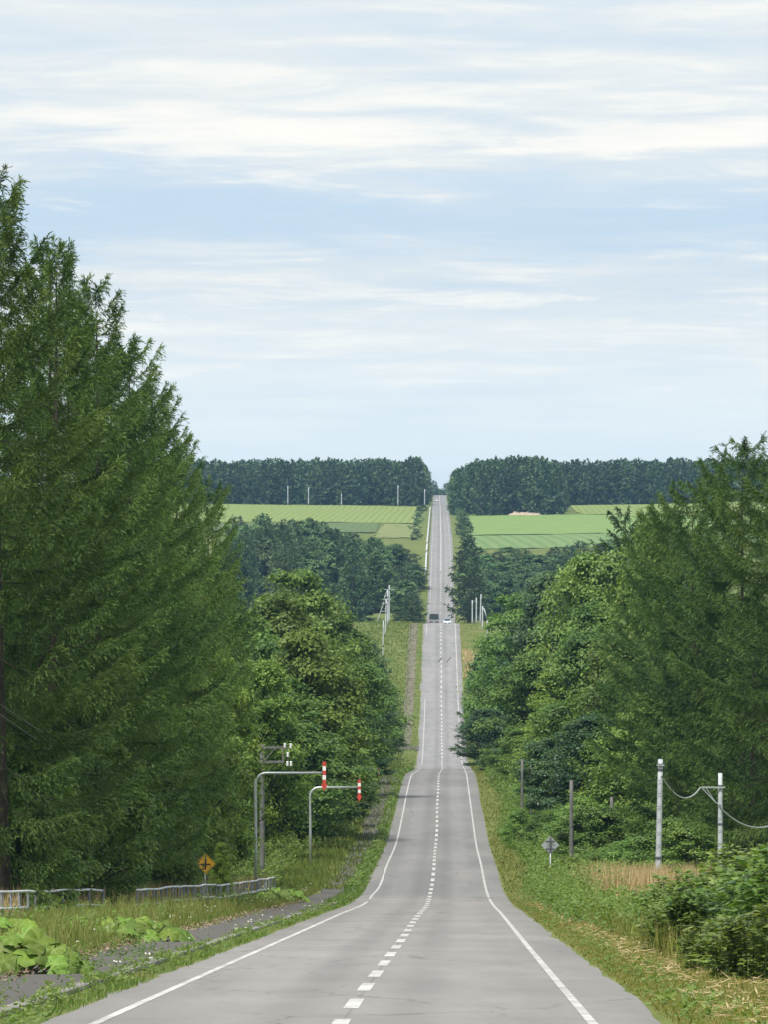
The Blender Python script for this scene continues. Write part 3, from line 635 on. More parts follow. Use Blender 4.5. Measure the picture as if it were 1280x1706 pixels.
# --- woods beyond the crest
def curve(pts, x): return float(np.interp(x, [p[0] for p in pts], [p[1] for p in pts]))
ltop = [(300, 842), (480, 846), (540, 858), (600, 868), (640, 884), (672, 908), (690, 932), (708, 985)]
for i in range(78):
    row = i % 6; px = 372 + (i * 37.7 % 342) ; d = 1480 + row * 46 + prng.uniform(-14, 14)
    x = X(px, d)
    if x > xc(d) - 7.5: x = float(xc(d)) - prng.uniform(7.5, 10)
    px = CX + x * F / d; lim = curve(ltop, px) + prng.uniform(0, 26) + (5 - row) * 9
    H = min(25, max(7.5, Zp(lim, d) - float(T(x, d))))
    con = prng.random() < .5
    tree('conifer_tree' if con else 'broadleaf_tree', ('mcon%d' if con else 'mbro%d') % prng.randrange(3), x, d, H, prng.uniform(4.2, 5.4), '%s in the blue green wood beyond the crest, left of the road' % ('pointed conifer' if con else 'rounded tree'), 'tree', 'trees beyond the crest on the left')
rtop = [(745, 985), (758, 935), (775, 893), (800, 906), (850, 925), (900, 912), (950, 904), (1000, 892), (1100, 880), (1300, 870)]
for i in range(80):
    row = i % 6; px = 762 + (i * 41.3 % 420); d = 1500 + row * 42 + prng.uniform(-14, 14)
    x = X(px, d)
    if x < xc(d) + 7.5: x = float(xc(d)) + prng.uniform(7.5, 10)
    px = CX + x * F / d; lim = curve(rtop, px) + prng.uniform(0, 26) + (5 - row) * 8
    H = min(22, max(7.5, Zp(lim, d) - float(T(x, d))))
    con = prng.random() < .35
    tree('conifer_tree' if con else 'broadleaf_tree', ('mcon%d' if con else 'mbro%d') % prng.randrange(3), x, d, H, prng.uniform(4.4, 5.6), '%s in the blue green wood beyond the crest, right of the road' % ('pointed conifer' if con else 'rounded tree'), 'tree', 'trees beyond the crest on the right')
ptree('conifer_tree', 'mcon1', 784, 1465, 893, 5.6, 'dark conifer beyond the crest with boughs reaching over the right lane')
# --- far forests on the skyline
MASS = {}
def forest(n, px0, px1, d0, d1, topf, label, group, keys, minu=None, rm=(4.2, 5.4), mass=None, hmin=9):
    for i in range(n):
        f = (i * .618034) % 1.0; px = px0 + (px1 - px0) * f; d = d0 + (d1 - d0) * ((i * .754877) % 1.0); x = X(px, d)
        if minu is not None:
            if minu < 0 and x > xc(d) + minu: x = float(xc(d)) + minu - prng.uniform(0, 4)
            if minu > 0 and x < xc(d) + minu: x = float(xc(d)) + minu + prng.uniform(0, 4)
        px = CX + x * F / d; H = Zp(topf(px) + prng.uniform(-2, 9), d) - float(T(x, d)); H = min(27, max(hmin, H))
        key = prng.choice(keys)
        if mass:
            (tm, cm), H0, R0 = LIB[key]; V = np.empty(len(cm.vertices) * 3, np.float32); cm.vertices.foreach_get('co', V); V = V.reshape(-1, 3).copy(); tn = np.empty(len(V), np.float32); cm.attributes['tint'].data.foreach_get('value', tn)
            r_ = prng.uniform(*rm) / R0; an = prng.uniform(0, 6.28); ca, sa = math.cos(an) * r_, math.sin(an) * r_
            MASS.setdefault(mass, []).append((np.stack([x + V[:, 0] * ca - V[:, 1] * sa, d + V[:, 0] * sa + V[:, 1] * ca, float(T(x, d)) + V[:, 2] * H / H0], -1), np.clip(tn + prng.uniform(-.12, .12), 0, 1))); continue
        tree('conifer_tree' if 'con' in key else 'broadleaf_tree', key, x, d, H, prng.uniform(*rm), label, 'tree', group)
FC = ['fcon0', 'fcon1', 'fcon2']
forest(84, 250, 712, 2640, 2700, lambda p: curve([(250, 768), (700, 764), (716, 778), (730, 800)], p), 'blue green conifer in the far left forest behind the hay field', 'conifers of the far left forest', FC, -9)
forest(30, 690, 728, 2800, 3380, lambda p: curve([(690, 768), (712, 776), (726, 796), (735, 806)], p), 'conifer lining the far road on its left side at the skyline', 'trees lining the far road on the left', FC + ['fbro0'], -7.2, (3.2, 4.2))
forest(50, 782, 934, 2405, 2520, lambda p: curve([(760, 790), (785, 770), (830, 762), (900, 762), (925, 772), (940, 790)], p), 'dark conifer in the nearer far forest block right of the road', 'conifers of the nearer right forest block', FC, 14)
forest(46, 742, 790, 2420, 3380, lambda p: curve([(735, 806), (745, 798), (760, 785), (790, 770)], p), 'leafy tree lining the far road on its right side at the skyline', 'trees lining the far road on the right', FC + ['fbro0', 'fbro0'], 7.0, (3.4, 4.4))
forest(50, 925, 1270, 2650, 2700, lambda p: curve([(925, 768), (1000, 766), (1180, 764), (1330, 764)], p), 'conifer in the far right forest behind the narrow hay field', 'conifers of the far right forest', FC)
forest(8, 724, 748, 3460, 3560, lambda p: curve([(722, 794), (731, 813), (738, 814), (748, 796)], p), 'dark tree closing the gap where the far road drops away', 'trees at the end of the far road', ['fbro0', 'fcon0'], rm=(2.2, 3.0), hmin=3.5)

forest(60, 250, 712, 2700, 2820, lambda p: curve([(250, 768), (700, 764), (716, 778), (730, 800)], p), '', '', FC, -9, mass='left')
forest(60, 925, 1330, 2700, 2820, lambda p: curve([(925, 768), (1330, 764)], p), '', '', FC, mass='right')
forest(24, 790, 934, 2520, 2620, lambda p: curve([(760, 790), (785, 770), (900, 762), (940, 790)], p), '', '', FC, 14, mass='block')
for k, lab in (('left', 'deep rows of the far left forest behind its front trees'), ('right', 'deep rows of the far right forest behind its front trees'), ('block', 'deep rows of the nearer right forest block')):
    V = np.concatenate([q[0] for q in MASS[k]]); tn = np.concatenate([q[1] for q in MASS[k]])
    tag(link('far_forest', qmesh('far_forest', V, np.arange(len(V)).reshape(-1, 4), M['far'], tn)), lab, 'forest', kind='stuff')

for i, (px, d, H, lab) in enumerate([(868, 404, 3.0, 'bush at the foot of the thin pole left of the diamond sign'), (900, 396, 3.0, 'bush behind the diamond sign back on its left'), (945, 306, 2.0, 'bush at the foot of the grey pole right of the diamond sign'), (985, 312, 2.2, 'bush between the two grey poles behind the dry grass'), (1030, 325, 2.4, 'bush at the foot of the right grey pole behind the dry grass'), (1075, 318, 2.3, 'bush left of the left concrete pole foot')]):
    tree('roadside_bush', 'shrubby%d' % (i % 2), X(px, d), d, H, 1.5, lab, 'shrub')
for i in range(26):
    sd = 1 if i % 5 else -1; d = 1760 + i * 31; u = prng.uniform(6.5, 10.5) if sd > 0 else -prng.uniform(7.5, 10)
    tree('roadside_bush', 'fbro0', float(xc(d)) + u, d, prng.uniform(2.5, 5.0), prng.uniform(1.6, 2.8), 'small bush along the %s side of the far climb' % ('right' if sd > 0 else 'left'), 'shrub', 'bushes along the %s side of the far climb' % ('right' if sd > 0 else 'left'))
# ------------------------------------------------------------------ grass, weeds and litter (uncountable: stuff)
def scatter(n, d0, d1, u0, u1, rng, clump=0.0, patch=False):
    d = d0 * np.exp(rng.random(n) * math.log(d1 / d0))
    a = u0(d) if callable(u0) else u0; b = u1(d) if callable(u1) else u1
    u = a + (b - a) * rng.random(n)
    if clump:
        c = .5 + .5 * np.sin(d * .9 + 3 * np.sin(u * 1.3 + d * .21)) * np.sin(u * 2.1 + d * .37); k = rng.random(n) < (1 - clump) + clump * c * c * 1.6
        d, u = d[k], u[k]
    if patch:
        k = rng.random(len(d)) < np.clip(.42 + .9 * np.sin(d * .33 + 1.0) * np.sin(d * .117) + .35 * np.sin(d * .9), .04, 1); d, u = d[k], u[k]
    x = xc(d) + u; return x, d, u, T(x, d)
def blades(name, parts, mat, label, seed, cat='grass'):
    """parts: list of (x,d,z,height,width,tilt,tint_mu,tint_sd)"""
    rng = np.random.default_rng(seed); Vs, Ts = [], []
    for x, d, z, h, w, tilt, mu, sd in parts:
        n = len(x); az = rng.uniform(0, 6.283, n); tl = np.abs(rng.normal(size=n)) * tilt
        D = np.stack([np.cos(az) * np.sin(tl), np.sin(az) * np.sin(tl), np.cos(tl)], -1)
        fa = rng.uniform(-1.1, 1.1, n); S = np.stack([np.cos(fa), np.sin(fa), np.zeros(n)], -1); S = unit(S - D * (S * D).sum(1, keepdims=True))
        hh = h * rng.uniform(.5, 1.25, n); V, _ = kites(np.stack([x, d, z - .02], -1), D, S, hh, w * rng.uniform(.7, 1.3, n) * np.ones(n), .35)
        V = V.reshape(n, 4, 3); V[:, 2, :2] += (D[:, :2] * .35 + rng.normal(size=(n, 2)) * .06) * hh[:, None]; Vs.append(V.reshape(-1, 3)); Ts.append(np.repeat(np.clip(mu + rng.normal(size=n) * sd, 0, 1), 4))
    V = np.concatenate(Vs); me = qmesh(name, V, np.arange(len(V)).reshape(-1, 4), mat, np.concatenate(Ts))
    return tag(link(name, me), label, cat, kind='stuff')
def leafy(x, d, z, h, nleaf, ls, rng, spread=.18, mu=.45, asp=.55, up=.25):
    """upright leafy stems -> arrays of kites"""
    n = len(x); idx = np.repeat(np.arange(n), nleaf); m = len(idx); f = rng.random(m) ** .75
    hh = (h * rng.uniform(.6, 1.2, n))[idx]; az = rng.uniform(0, 6.283, m); lean = rng.normal(size=(n, 2))[idx] * .16
    o = np.stack([np.cos(az), np.sin(az), rng.normal(size=m) * .35 + up], -1); D = unit(o)
    P = np.stack([x[idx] + lean[:, 0] * hh * f + np.cos(az) * spread * rng.random(m) * (1.2 - f), d[idx] + lean[:, 1] * hh * f + np.sin(az) * spread * rng.random(m) * (1.2 - f), z[idx] + hh * f], -1)
    nr = unit(np.array([0, 0, 1.0]) + rng.normal(size=(m, 3)) * .45); S = unit(np.cross(D, nr))
    L = ls * rng.uniform(.6, 1.35, m) * (1.15 - .4 * f); V, _ = kites(P, D, S, L, L * asp)
    return V, np.repeat(np.clip(mu + .22 * (f - .5) + rng.normal(size=m) * .16, 0, 1), 4)
def leaf_stuff(name, groups, mat, label, cat='weeds'):
    V = np.concatenate([g[0] for g in groups]); tn = np.concatenate([g[1] for g in groups])
    return tag(link(name, qmesh(name, V, np.arange(len(V)).reshape(-1, 4), mat, tn)), label, cat, kind='stuff')
g = np.random.default_rng(77)
# left: tall meadow grass between sidewalk and wood
P = []
x, d, u, z = scatter(52000, 60, 330, -12.5, -6.1, g, .35); P.append((x, d, z, .34, .016 + d * .00006, .30, .55, .26))
x, d, u, z = scatter(16000, 60, 330, -6.7, -6.0, g, .3); P.append((x, d, z, .28, .016 + d * .00006, .45, .60, .25))
x, d, u, z = scatter(30000, 300, 1240, lambda q: -12.0 - 3 * (q > 800), -6.1, g, .2); P.append((x, d, z, .55, .05 + d * .00008, .35, .45, .25))
x, d, u, z = scatter(9000, 300, 1500, -6.2, -4.0, g, .4); P.append((x, d, z, .28, .05 + d * .00006, .4, .40, .25))
x, d, u, z = scatter(9000, 700, 1235, -34, -12, g, .2); P.append((x, d, z, .6, .12, .35, .35, .25))
x, d, u, z = scatter(9000, 62, 200, -9.5, -6.3, g, .55); P.append((x, d, z, .75, .014 + d * .00005, .22, .72, .2))
blades('meadow_grass', P, M['grass'], 'tall mixed meadow grass along the left verge', 1)
# left: weeds in the gutter and over the curb
x, d, u, z = scatter(13000, 58, 300, -4.3, -3.62, g, .8, True); P2 = [(x, d, z + .04, .15, .016 + d * .00005, .5, .42, .32)]
x, d, u, z = scatter(6000, 250, 760, -4.6, -3.65, g, .5); P2.append((x, d, z + .04, .24, .05, .45, .35, .22))
x, d, u, z = scatter(700, 58, 240, -6.0, -4.5, g, .97); P2.append((x, d, z + .09, .10, .015, .6, .45, .3))
blades('gutter_weeds', P2, M['weed'], 'low weeds growing along the curb between road and sidewalk', 2, 'weeds')
gw = []
x, d, u, z = scatter(520, 60, 280, -4.2, -3.75, g, .95); gw.append(leafy(x, d, z + .03, .20, 14, .08, g, .10, .6))
x, d, u, z = scatter(80, 62, 105, -4.7, -4.15, g, .95); gw.append(leafy(x, d, z + .09, .45, 26, .07, g, .16, .15))
x, d, u, z = scatter(500, 300, 760, -4.6, -3.8, g, .6); gw.append(leafy(x, d, z + .03, .4, 12, .22, g, .2, .45))
leaf_stuff('gutter_plants', gw, M['weed'], 'leafy green plants sprouting from the left curb')
# leaf litter on the sidewalk edge
x, d, u, z = scatter(14000, 58, 260, -6.9, -5.3, g, .2); keep = g.random(len(x)) < np.clip((-u - 5.2) / 1.0, 0.03, 1); x, d, z = x[keep], d[keep], z[keep]
n = len(x); D = unit(np.stack([g.normal(size=n), g.normal(size=n), g.normal(size=n) * .25], -1)); S = unit(np.cross(D, unit(np.array([0, 0, 1.0]) + g.normal(size=(n, 3)) * .4)))
V, _ = kites(np.stack([x, d, z + .075 + g.random(n) * .04], -1), D, S, .08 * g.uniform(.6, 1.4, n), .05)
leaf_stuff('leaf_litter', [(V, np.repeat(g.random(n), 4))], M['litter'], 'brown dead leaves and clippings on the left sidewalk edge', 'litter')
# right: mown verge with clippings
P3 = []
x, d, u, z = scatter(60000, 56, 300, 3.97, lambda q: 7.0 + .6 * np.sin(q * .05), g, .25); P3.append((x, d, z, .085, .014 + d * .00006, .75, .56, .30))
x, d, u, z = scatter(16000, 56, 120, 5.5, 12, g, .1); P3.append((x, d, z, .16, .018, .6, .50, .28))
x, d, u, z = scatter(14000, 300, 1250, 4.0, 7.8, g, .2); P3.append((x, d, z, .20, .05 + d * .00005, .5, .42, .26))
x, d, u, z = scatter(9000, 100, 330, 5.4, 9.5, g, .5); P3.append((x, d, z, .75, .009 + d * .00006, .25, .45, .3))
blades('mown_grass', P3, M['mown'], 'short yellowish mown grass with clippings on the right verge', 3)
x, d, u, z = scatter(12000, 56, 260, 4.6, 8.4, g, .75); n = len(x)
D = unit(np.stack([g.normal(size=n), g.normal(size=n), g.normal(size=n) * .2], -1)); S = unit(np.cross(D, unit(np.array([0, 0, 1.0]) + g.normal(size=(n, 3)) * .3)))
V, _ = kites(np.stack([x, d, z + .03 + g.random(n) * .06], -1), D, S, .22 * g.uniform(.5, 1.4, n), .025)
leaf_stuff('grass_clippings', [(V, np.repeat(np.clip(g.normal(size=n) * .3 + .55, 0, 1), 4))], M['dry'], 'dry cut grass lying on the right verge', 'clippings')
# right: ragged leafy edge at the asphalt, tall weeds behind
gr = []
x, d, u, z = scatter(620, 58, 300, 3.98, 5.0, g, .92); gr.append(leafy(x, d, z, .12, 10, .08, g, .12, .45))
x, d, u, z = scatter(16, 62, 80, 4.1, 5.0, g, .3); gr.append(leafy(x, d, z, .16, 20, .13, g, .12, .75, .35))
x, d, u, z = scatter(3600, 140, 330, lambda q: 5.3 + .6 * np.sin(q * .06) + .0 * q, 12.5, g, .3); gr.append(leafy(x, d, z, np.where((u > 6.8) & (d > 175) & (d < 250), .6, 1.15), 22, .14, g, .22, .5))
x, d, u, z = scatter(420, 205, 258, 4.9, 7.4, g, .3); gr.append(leafy(x, d, z, 1.9, 34, .15, g, .25, .5))
x, d, u, z = scatter(3600, 290, 800, lambda q: 5.5 + .4 * np.sin(q * .04), 11.5, g, .3); gr.append(leafy(x, d, z, np.where(u < 7, .8, 1.6), 24, .26, g, .45, .4))
x, d, u, z = scatter(700, 800, 1240, 9, 26, g, .3); gr.append(leafy(x, d, z, 1.0, 16, .4, g, .6, .55))
x, d, u, z = scatter(700, 760, 1240, -30, -8, g, .5); gr.append(leafy(x, d, z, .9, 16, .4, g, .6, .55))
leaf_stuff('roadside_weeds', gr, M['weed'], 'bright green leafy weeds on the right bank below the wood')
gl = []
x, d, u, z = scatter(1500, 62, 330, -11.5, -6.6, g, .8); gl.append(leafy(x, d, z, .6, 18, .13, g, .2, .35))
x, d, u, z = scatter(900, 300, 430, -13.5, -8.6, g, .4); gl.append(leafy(x, d, z, 1.3, 24, .2, g, .4, .6))
x, d, u, z = scatter(900, 420, 780, -12.5, -7.8, g, .4); gl.append(leafy(x, d, z, 1.2, 20, .3, g, .5, .5))
leaf_stuff('meadow_weeds', gl, M['weed'], 'leafy weeds among the grass left of the sidewalk')
P4 = []
x, d, u, z = scatter(9000, 205, 246, 6.4, 11.8, g, .3); P4.append((x, d, z, 1.75, .045, .16, .55, .25))
x, d, u, z = scatter(2500, 205, 235, 6.4, 9.0, g, .4); P4.append((x, d, z, 1.0, .035, .2, .55, .25))
blades('dry_grass', P4, M['dry'], 'tall tan dry grass at the foot of the left concrete pole', 4)
P5 = []
fen = lambda q: np.interp(q, [165, 183, 196, 214, 240, 296], [-13.0, -12.2, -11.0, -9.6, -9.4, -8.3])
x, d, u, z = scatter(4600, 165, 305, lambda q: fen(q) - 2.6, lambda q: fen(q) - .3, g, .5); P5.append((x, d, z, .95, .026, .2, .5, .25))
blades('dry_grass', P5, M['dry'], 'tall dry seed grass behind the weathered railing', 5)
P6 = []
x, d, u, z = scatter(1500, 1050, 1112, 4.2, 6.2, g, .5); P6.append((x, d, z, .5, .14, .5, .7, .25))
blades('dry_grass', P6, M['dry'], 'straw coloured dry grass beside the right lane below the crest', 6)
# white flowers
fl = []
for n0, d0, d1, u0, u1, hh in ((50, 90, 300, -4.3, -3.9, .30), (90, 85, 300, -6.8, -6.1, .40), (60, 90, 300, -10, -6.5, .5), (60, 150, 300, 5.5, 9.5, .9)):
    x, d, u, z = scatter(n0, d0, d1, u0, u1, g, .8); n = len(x); hz_ = hh * g.uniform(.6, 1.1, n)
    for k in range(3):
        D = unit(np.stack([g.normal(size=n), g.normal(size=n), g.normal(size=n) * .3], -1)); S = unit(np.cross(D, unit(np.array([0, -.6, 1.0]) + g.normal(size=(n, 3)) * .3)))
        V, _ = kites(np.stack([x + g.normal(size=n) * .02, d, z + hz_], -1), D, S, .038 * g.uniform(.7, 1.3, n), .034); fl.append((V, np.repeat(g.random(n), 4)))
leaf_stuff('wildflowers', fl, M['flower'], 'tiny white wildflowers dotted along the verges', 'flowers')
# ------------------------------------------------------------------ shrubs on the right
def shrub_mesh(seed, n_st, ls, mat, hgt=2.0, rad=1.1):
    rng = np.random.default_rng(seed); a = rng.uniform(0, 6.283, n_st); r = rad * np.sqrt(rng.random(n_st))
    tubes, Ps, Ds = [], [], []
    for i in range(n_st):
        b = np.array([math.cos(a[i]) * r[i] * .8, math.sin(a[i]) * r[i] * .8, 0]); h = hgt * (1.05 - .5 * (r[i] / rad) ** 2) * rng.uniform(.8, 1.1)
        e = np.array([math.cos(a[i]) * r[i] * 1.15, math.sin(a[i]) * r[i] * 1.15, h]); s = np.linspace(0, 1, 6)
        P = b + (e - b) * s[:, None]; P[:, 2] += .18 * h * np.sin(s * math.pi * .9); tubes.append(tube(P, .007 * (1 - .7 * s) + .002, 4))
        m = 44; f = .03 + .97 * rng.random(m) ** .95; Ps.append(np.stack([np.interp(f, s, P[:, c]) for c in range(3)], -1)); az = rng.uniform(0, 6.283, m)
        Ds.append(unit(np.stack([np.cos(az), np.sin(az), rng.normal(size=m) * .25 - .12], -1)))
    P = np.concatenate(Ps); D = np.concatenate(Ds); n = len(P); P = P + D * .06
    S = unit(np.cross(D, unit(np.array([0, 0, 1.0]) + rng.normal(size=(n, 3)) * .35))); L = ls * rng.uniform(.6, 1.3, n)
    V, Q = kites(P, D, S, L, L * .66, .4)
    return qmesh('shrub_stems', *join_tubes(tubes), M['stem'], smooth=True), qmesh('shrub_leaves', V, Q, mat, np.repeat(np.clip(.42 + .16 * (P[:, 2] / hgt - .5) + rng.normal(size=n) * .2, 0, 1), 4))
SH = [shrub_mesh(201 + i, 60, .19, M['knot']) for i in range(3)]
KS = [(1262, 93, 1520, 'low broad leaved shrub at the right edge nearest the road'), (1195, 101, 1535, 'low broad leaved shrub in front of the knot of tall shrubs'), (1310, 108, 1425, 'tall broad leaved shrub cut by the right edge'),
      (1130, 122, 1500, 'dense shrub at the left front of the shrub bank'), (1210, 122, 1455, 'dense shrub in the middle of the shrub bank'), (1275, 128, 1428, 'tall dense shrub at the right of the shrub bank'),
      (1118, 152, 1468, 'shrub directly right of the left concrete pole foot'), (1165, 150, 1448, 'shrub between the two concrete pole feet'), (1228, 156, 1425, 'shrub hiding the foot of the right concrete pole'), (1290, 165, 1420, 'rearmost shrub of the bank at the right edge')]
for i, (px, d, top, lab) in enumerate(KS):
    x = X(px, d); z = float(T(x, d)) - .03; H = Zp(top, d) - z; e = empty('broadleaf_shrub', (x, d, z), i * 1.3); s = H / 2.05
    e.scale = (s * 1.05 + .15, s * 1.05 + .15, s); st, lv = SH[i % 3]; link('stems', st, e); link('foliage', lv, e); tag(e, lab, 'shrub', 'broad leaved shrubs on the right bank')
# ferns in front of the shrubs
def fern_meshes():
    rng = np.random.default_rng(9); Ps, Ds, Ss, Ls = [], [], [], []; tb = []
    for i in range(11):
        az = i * 2.4 + rng.normal() * .2; L = rng.uniform(.55, .85); s = np.linspace(0, 1, 8); e = rng.uniform(.6, 1.0)
        P = np.stack([math.cos(az) * L * s, math.sin(az) * L * s, L * (e * s - .65 * e * s ** 2.2)], -1); tb.append(tube(P, .006 * (1 - .7 * s) + .001, 3))
        f = np.linspace(.12, .98, 16); c = np.stack([np.interp(f, s, P[:, k]) for k in range(3)], -1); t = np.array([math.cos(az), math.sin(az), 0]); sd = np.array([-t[1], t[0], 0])
        for sg in (-1, 1):
            Ps.append(c); Ds.append(unit(np.tile(sd * sg + t * .45 + np.array([0, 0, -.15]), (16, 1)) + rng.normal(size=(16, 3)) * .08)); Ls.append(.24 * (1 - f) ** .7 * np.minimum(1, f * 5) + .03)
    P, D, L = np.concatenate(Ps), np.concatenate(Ds), np.concatenate(Ls); S = unit(np.cross(D, np.tile([0, 0, 1.0], (len(D), 1)) + rng.normal(size=D.shape) * .2)); V, Q = kites(P, D, S, L, L * .28 + .01)
    return qmesh('fern_ribs', *join_tubes(tb), M['stem']), qmesh('fern_fronds', V, Q, M['fern'], np.repeat(np.clip(rng.normal(size=len(P)) * .2 + .5, 0, 1), 4))
FR = fern_meshes()
FE = [(1105, 1575, 'bright fern at the left corner of the shrub bank'), (1075, 1555, 'bright fern nearest the dry grass before the shrub bank'), (1140, 1560, 'yellow green fern against the dark shrub leaves'), (1215, 1625, 'fern at the foot of the shrub bank, middle of the row'), (1255, 1630, 'fern at the foot of the shrub bank by the right edge'), (1275, 1610, 'rightmost fern below the shrub bank')]
for i, (px, py, lab) in enumerate(FE):
    d = hit(px, py); x = X(px, d); e = empty('fern', (x, d, float(T(x, d)) - .02), i * .9); e.scale = (1.15, 1.15, 1.25); link('ribs', FR[0], e); link('fronds', FR[1], e); tag(e, lab, 'fern', 'ferns in front of the shrub bank')
# ------------------------------------------------------------------ butterbur clumps on the left
def butter_leaf(seed):
    rng = np.random.default_rng(seed); n = 19; V = [(.02, 0, 0)]; Fc = []; a = np.linspace(.24, 2 * math.pi - .24, n); ti = [.85]; ph = rng.uniform(0, 6.28, 3)
    for r in (.35, .75, 1.0):
        for i, t in enumerate(a):
            rad = r * .30 * (1 + .07 * math.sin(3 * t + ph[0]) + .04 * math.sin(8 * t + ph[1]) * r); vein = (i % 3 == 0)
            zz = .05 * r - .16 * r ** 3 * (.75 + .45 * math.sin(2 * t + ph[2])) + (-.022 if vein else .014) * r + .03 * r * math.sin(6 * t + ph[1]) + .35 * abs(rad * math.sin(t)) * .5
            V.append((rad * math.cos(t), rad * math.sin(t), zz)); ti.append(.80 if vein else .28 + .12 * rng.random())
    for i in range(n - 1):
        Fc.append((0, 1 + i, 2 + i))
        for k in range(2): o = 1 + k * n; Fc.append((o + i, o + n + i, o + n + i + 1, o + i + 1))
    me = bpy.data.meshes.new('butterbur_leaf'); me.from_pydata(V, [], Fc); me.materials.append(M['butter'])
    at = me.attributes.new('tint', 'FLOAT', 'POINT'); at.data.foreach_set('value', [float(q) for q in ti])
    me.polygons.foreach_set('use_smooth', [True] * len(me.polygons)); return me
BL = [butter_leaf(i) for i in range(4)]
def butterbur(px, py, n, rad, hgt, lsc, lab):
    d = hit(px, py); x = X(px, d); z = float(T(x, d)); e = empty('butterbur_plant', (x, d, z)); tag(e, lab, 'plant', 'butterbur clumps beside the sidewalk')
    r_ = random.Random(int(px * 7 + py)); tb = []; sq = .55
    for i in range(n):
        a = i * 2.4 + r_.uniform(-.3, .3); r = rad * math.sqrt((i + .5) / n); h = hgt * (1.0 - .78 * (r / rad) ** 2) * r_.uniform(.75, 1.1)
        p = (r * math.cos(a), r * math.sin(a) * sq, h); o = link('leaf', BL[i % 4], e); o.location = p; s = lsc * r_.uniform(.75, 1.2); o.scale = (s, s, s)
        o.rotation_mode = 'ZYX'; o.rotation_euler = (R(26) + r_.uniform(-.5, .45) - .35 * math.sin(a), .55 * (r / rad) * math.cos(a) + r_.uniform(-.3, .3), r_.uniform(0, 6.28))
        q = np.linspace(0, 1, 4); tb.append(tube(np.stack([p[0] * (.4 + .6 * q), p[1] * (.4 + .6 * q), (h - .02) * q ** .8 - .03], -1), .014, 5))
    link('stalks', qmesh('stalks', *join_tubes(tb), M['stem'], smooth=True), e)
butterbur(24, 1628, 40, 1.2, .60, .78, 'largest butterbur clump with wide pale leaves at the left edge')
butterbur(5, 1600, 22, .95, .80, .80, 'tall butterbur clump cut by the left edge below the near railing')
butterbur(160, 1568, 30, 1.3, .55, .72, 'butterbur clump right below the end of the near railing')
butterbur(225, 1572, 30, 1.3, .52, .70, 'bright butterbur clump beside the sidewalk below the gap between railings')
butterbur(470, 1505, 16, 1.3, .6, .95, 'small butterbur clump at the far end of the long railing')
# white scrap of litter beside the clump
d = hit(97, 1606); x = X(97, d); b = MB(); z = float(T(x, d))
b.poly([(0, 0, 0), (.16, -.05, .03), (.20, .06, .10), (.05, .10, .14)]); b.poly([(0, 0, .004), (.05, .10, .144), (-.08, .05, .11)])
o = b.build('paper_scrap', M['white']); o.location = (x, d, z + .06); tag(o, 'crumpled white paper scrap beside the largest butterbur clump', 'litter')
# ------------------------------------------------------------------ railings (pipe rails on posts)
def railing(pts, label, gaps=(), seed=0):
    """pts: list of (px, D); posts about every 2.4 m, rails sag and heave"""
    rng = random.Random(seed); A = [(X(p, d), d) for p, d in pts]; path = []
    for (x0, y0), (x1, y1) in zip(A[:-1], A[1:]):
        L = math.hypot(x1 - x0, y1 - y0); n = max(1, round(L / 2.4))
        for i in range(n): path.append((x0 + (x1 - x0) * i / n, y0 + (y1 - y0) * i / n))
    path.append(A[-1]); e = empty('pipe_railing', (path[0][0], path[0][1], float(T(*path[0])))); tag(e, label, 'railing', 'weathered railings beside the sidewalk')
    o0 = np.array(e.location); hv = [0.02 * math.sin(i * .33 + seed) + .03 * rng.uniform(-1, 1) for i in range(len(path))]
    top = []; low = []
    pm = MB().tube([(0, 0, -.25), (0, 0, .91)], .043, 8).mesh('post', M['rail_post'])
    for i, (x, y) in enumerate(path):
        z = float(T(x, y)); p = np.array([x, y, float(zr(y)) + float(np.mean([float(T(x, y + k)) - float(zr(y + k)) for k in (-16, -12, -8, -4, 0, 4, 8, 12, 16)])) + hv[i]]) - o0; q = link('post', pm, e); q.location = p; q.rotation_euler = (rng.uniform(-.03, .03), rng.uniform(-.06, .06), 0)
        top.append(p + (0, -.07, .90)); low.append(p + (0, -.07, .38))
    for nm, ps in (('top_rail', top), ('lower_rail', low)):
        run = []
        segs = []
        for i, p in enumerate(ps):
            run.append(p)
            if (nm, i) in gaps: segs.append(run); run = []
        segs.append(run)
        for s_ in segs:
            if len(s_) > 1: MB().tube(s_, .042, 6).build(nm, M['rail'], e, True)
    return e
railing([(-60, 165), (60, 183), (170, 196)], 'short broken weathered railing at the left edge behind the butterbur', gaps={('lower_rail', 7), ('lower_rail', 9)}, seed=1)
railing([(228, 198), (457, 288)], 'long wavy weathered railing below the yellow diamond sign', gaps={('lower_rail', 6)}, seed=4)
# ------------------------------------------------------------------ poles, cables
def pole(name, px, d, top, r0, r1, mat, label, group=None, px_top=None, rings=()):
    x = X(px, d); z = float(T(x, d)); H = Zp(top, d) - z; e = empty(name, (x, d, z)); tag(e, label, 'pole', group)
    lx = 0 if px_top is None else (px_top - px) * d / F; s = np.linspace(0, 1, 6)
    MB().tube(np.stack([lx * s, 0 * s, -.4 + (H + .4) * s], -1), r0 + (r1 - r0) * s, 12).build('shaft', M[mat], e, True)
    for f in rings: MB().tube([(lx * f, 0, H * f - .05), (lx * f, 0, H * f + .05)], r0 + (r1 - r0) * f + .018, 12).build('band', M['dark_steel'], e)
    return e, lx, H
dp1 = 246.0; p1, lx1, h1 = pole('utility_pole', 1096, dp1, 1265, .145, .105, 'concrete_pole', 'left of the two pale concrete poles before the dark larches', px_top=1101.5, rings=(.93, .965, .13, .35))
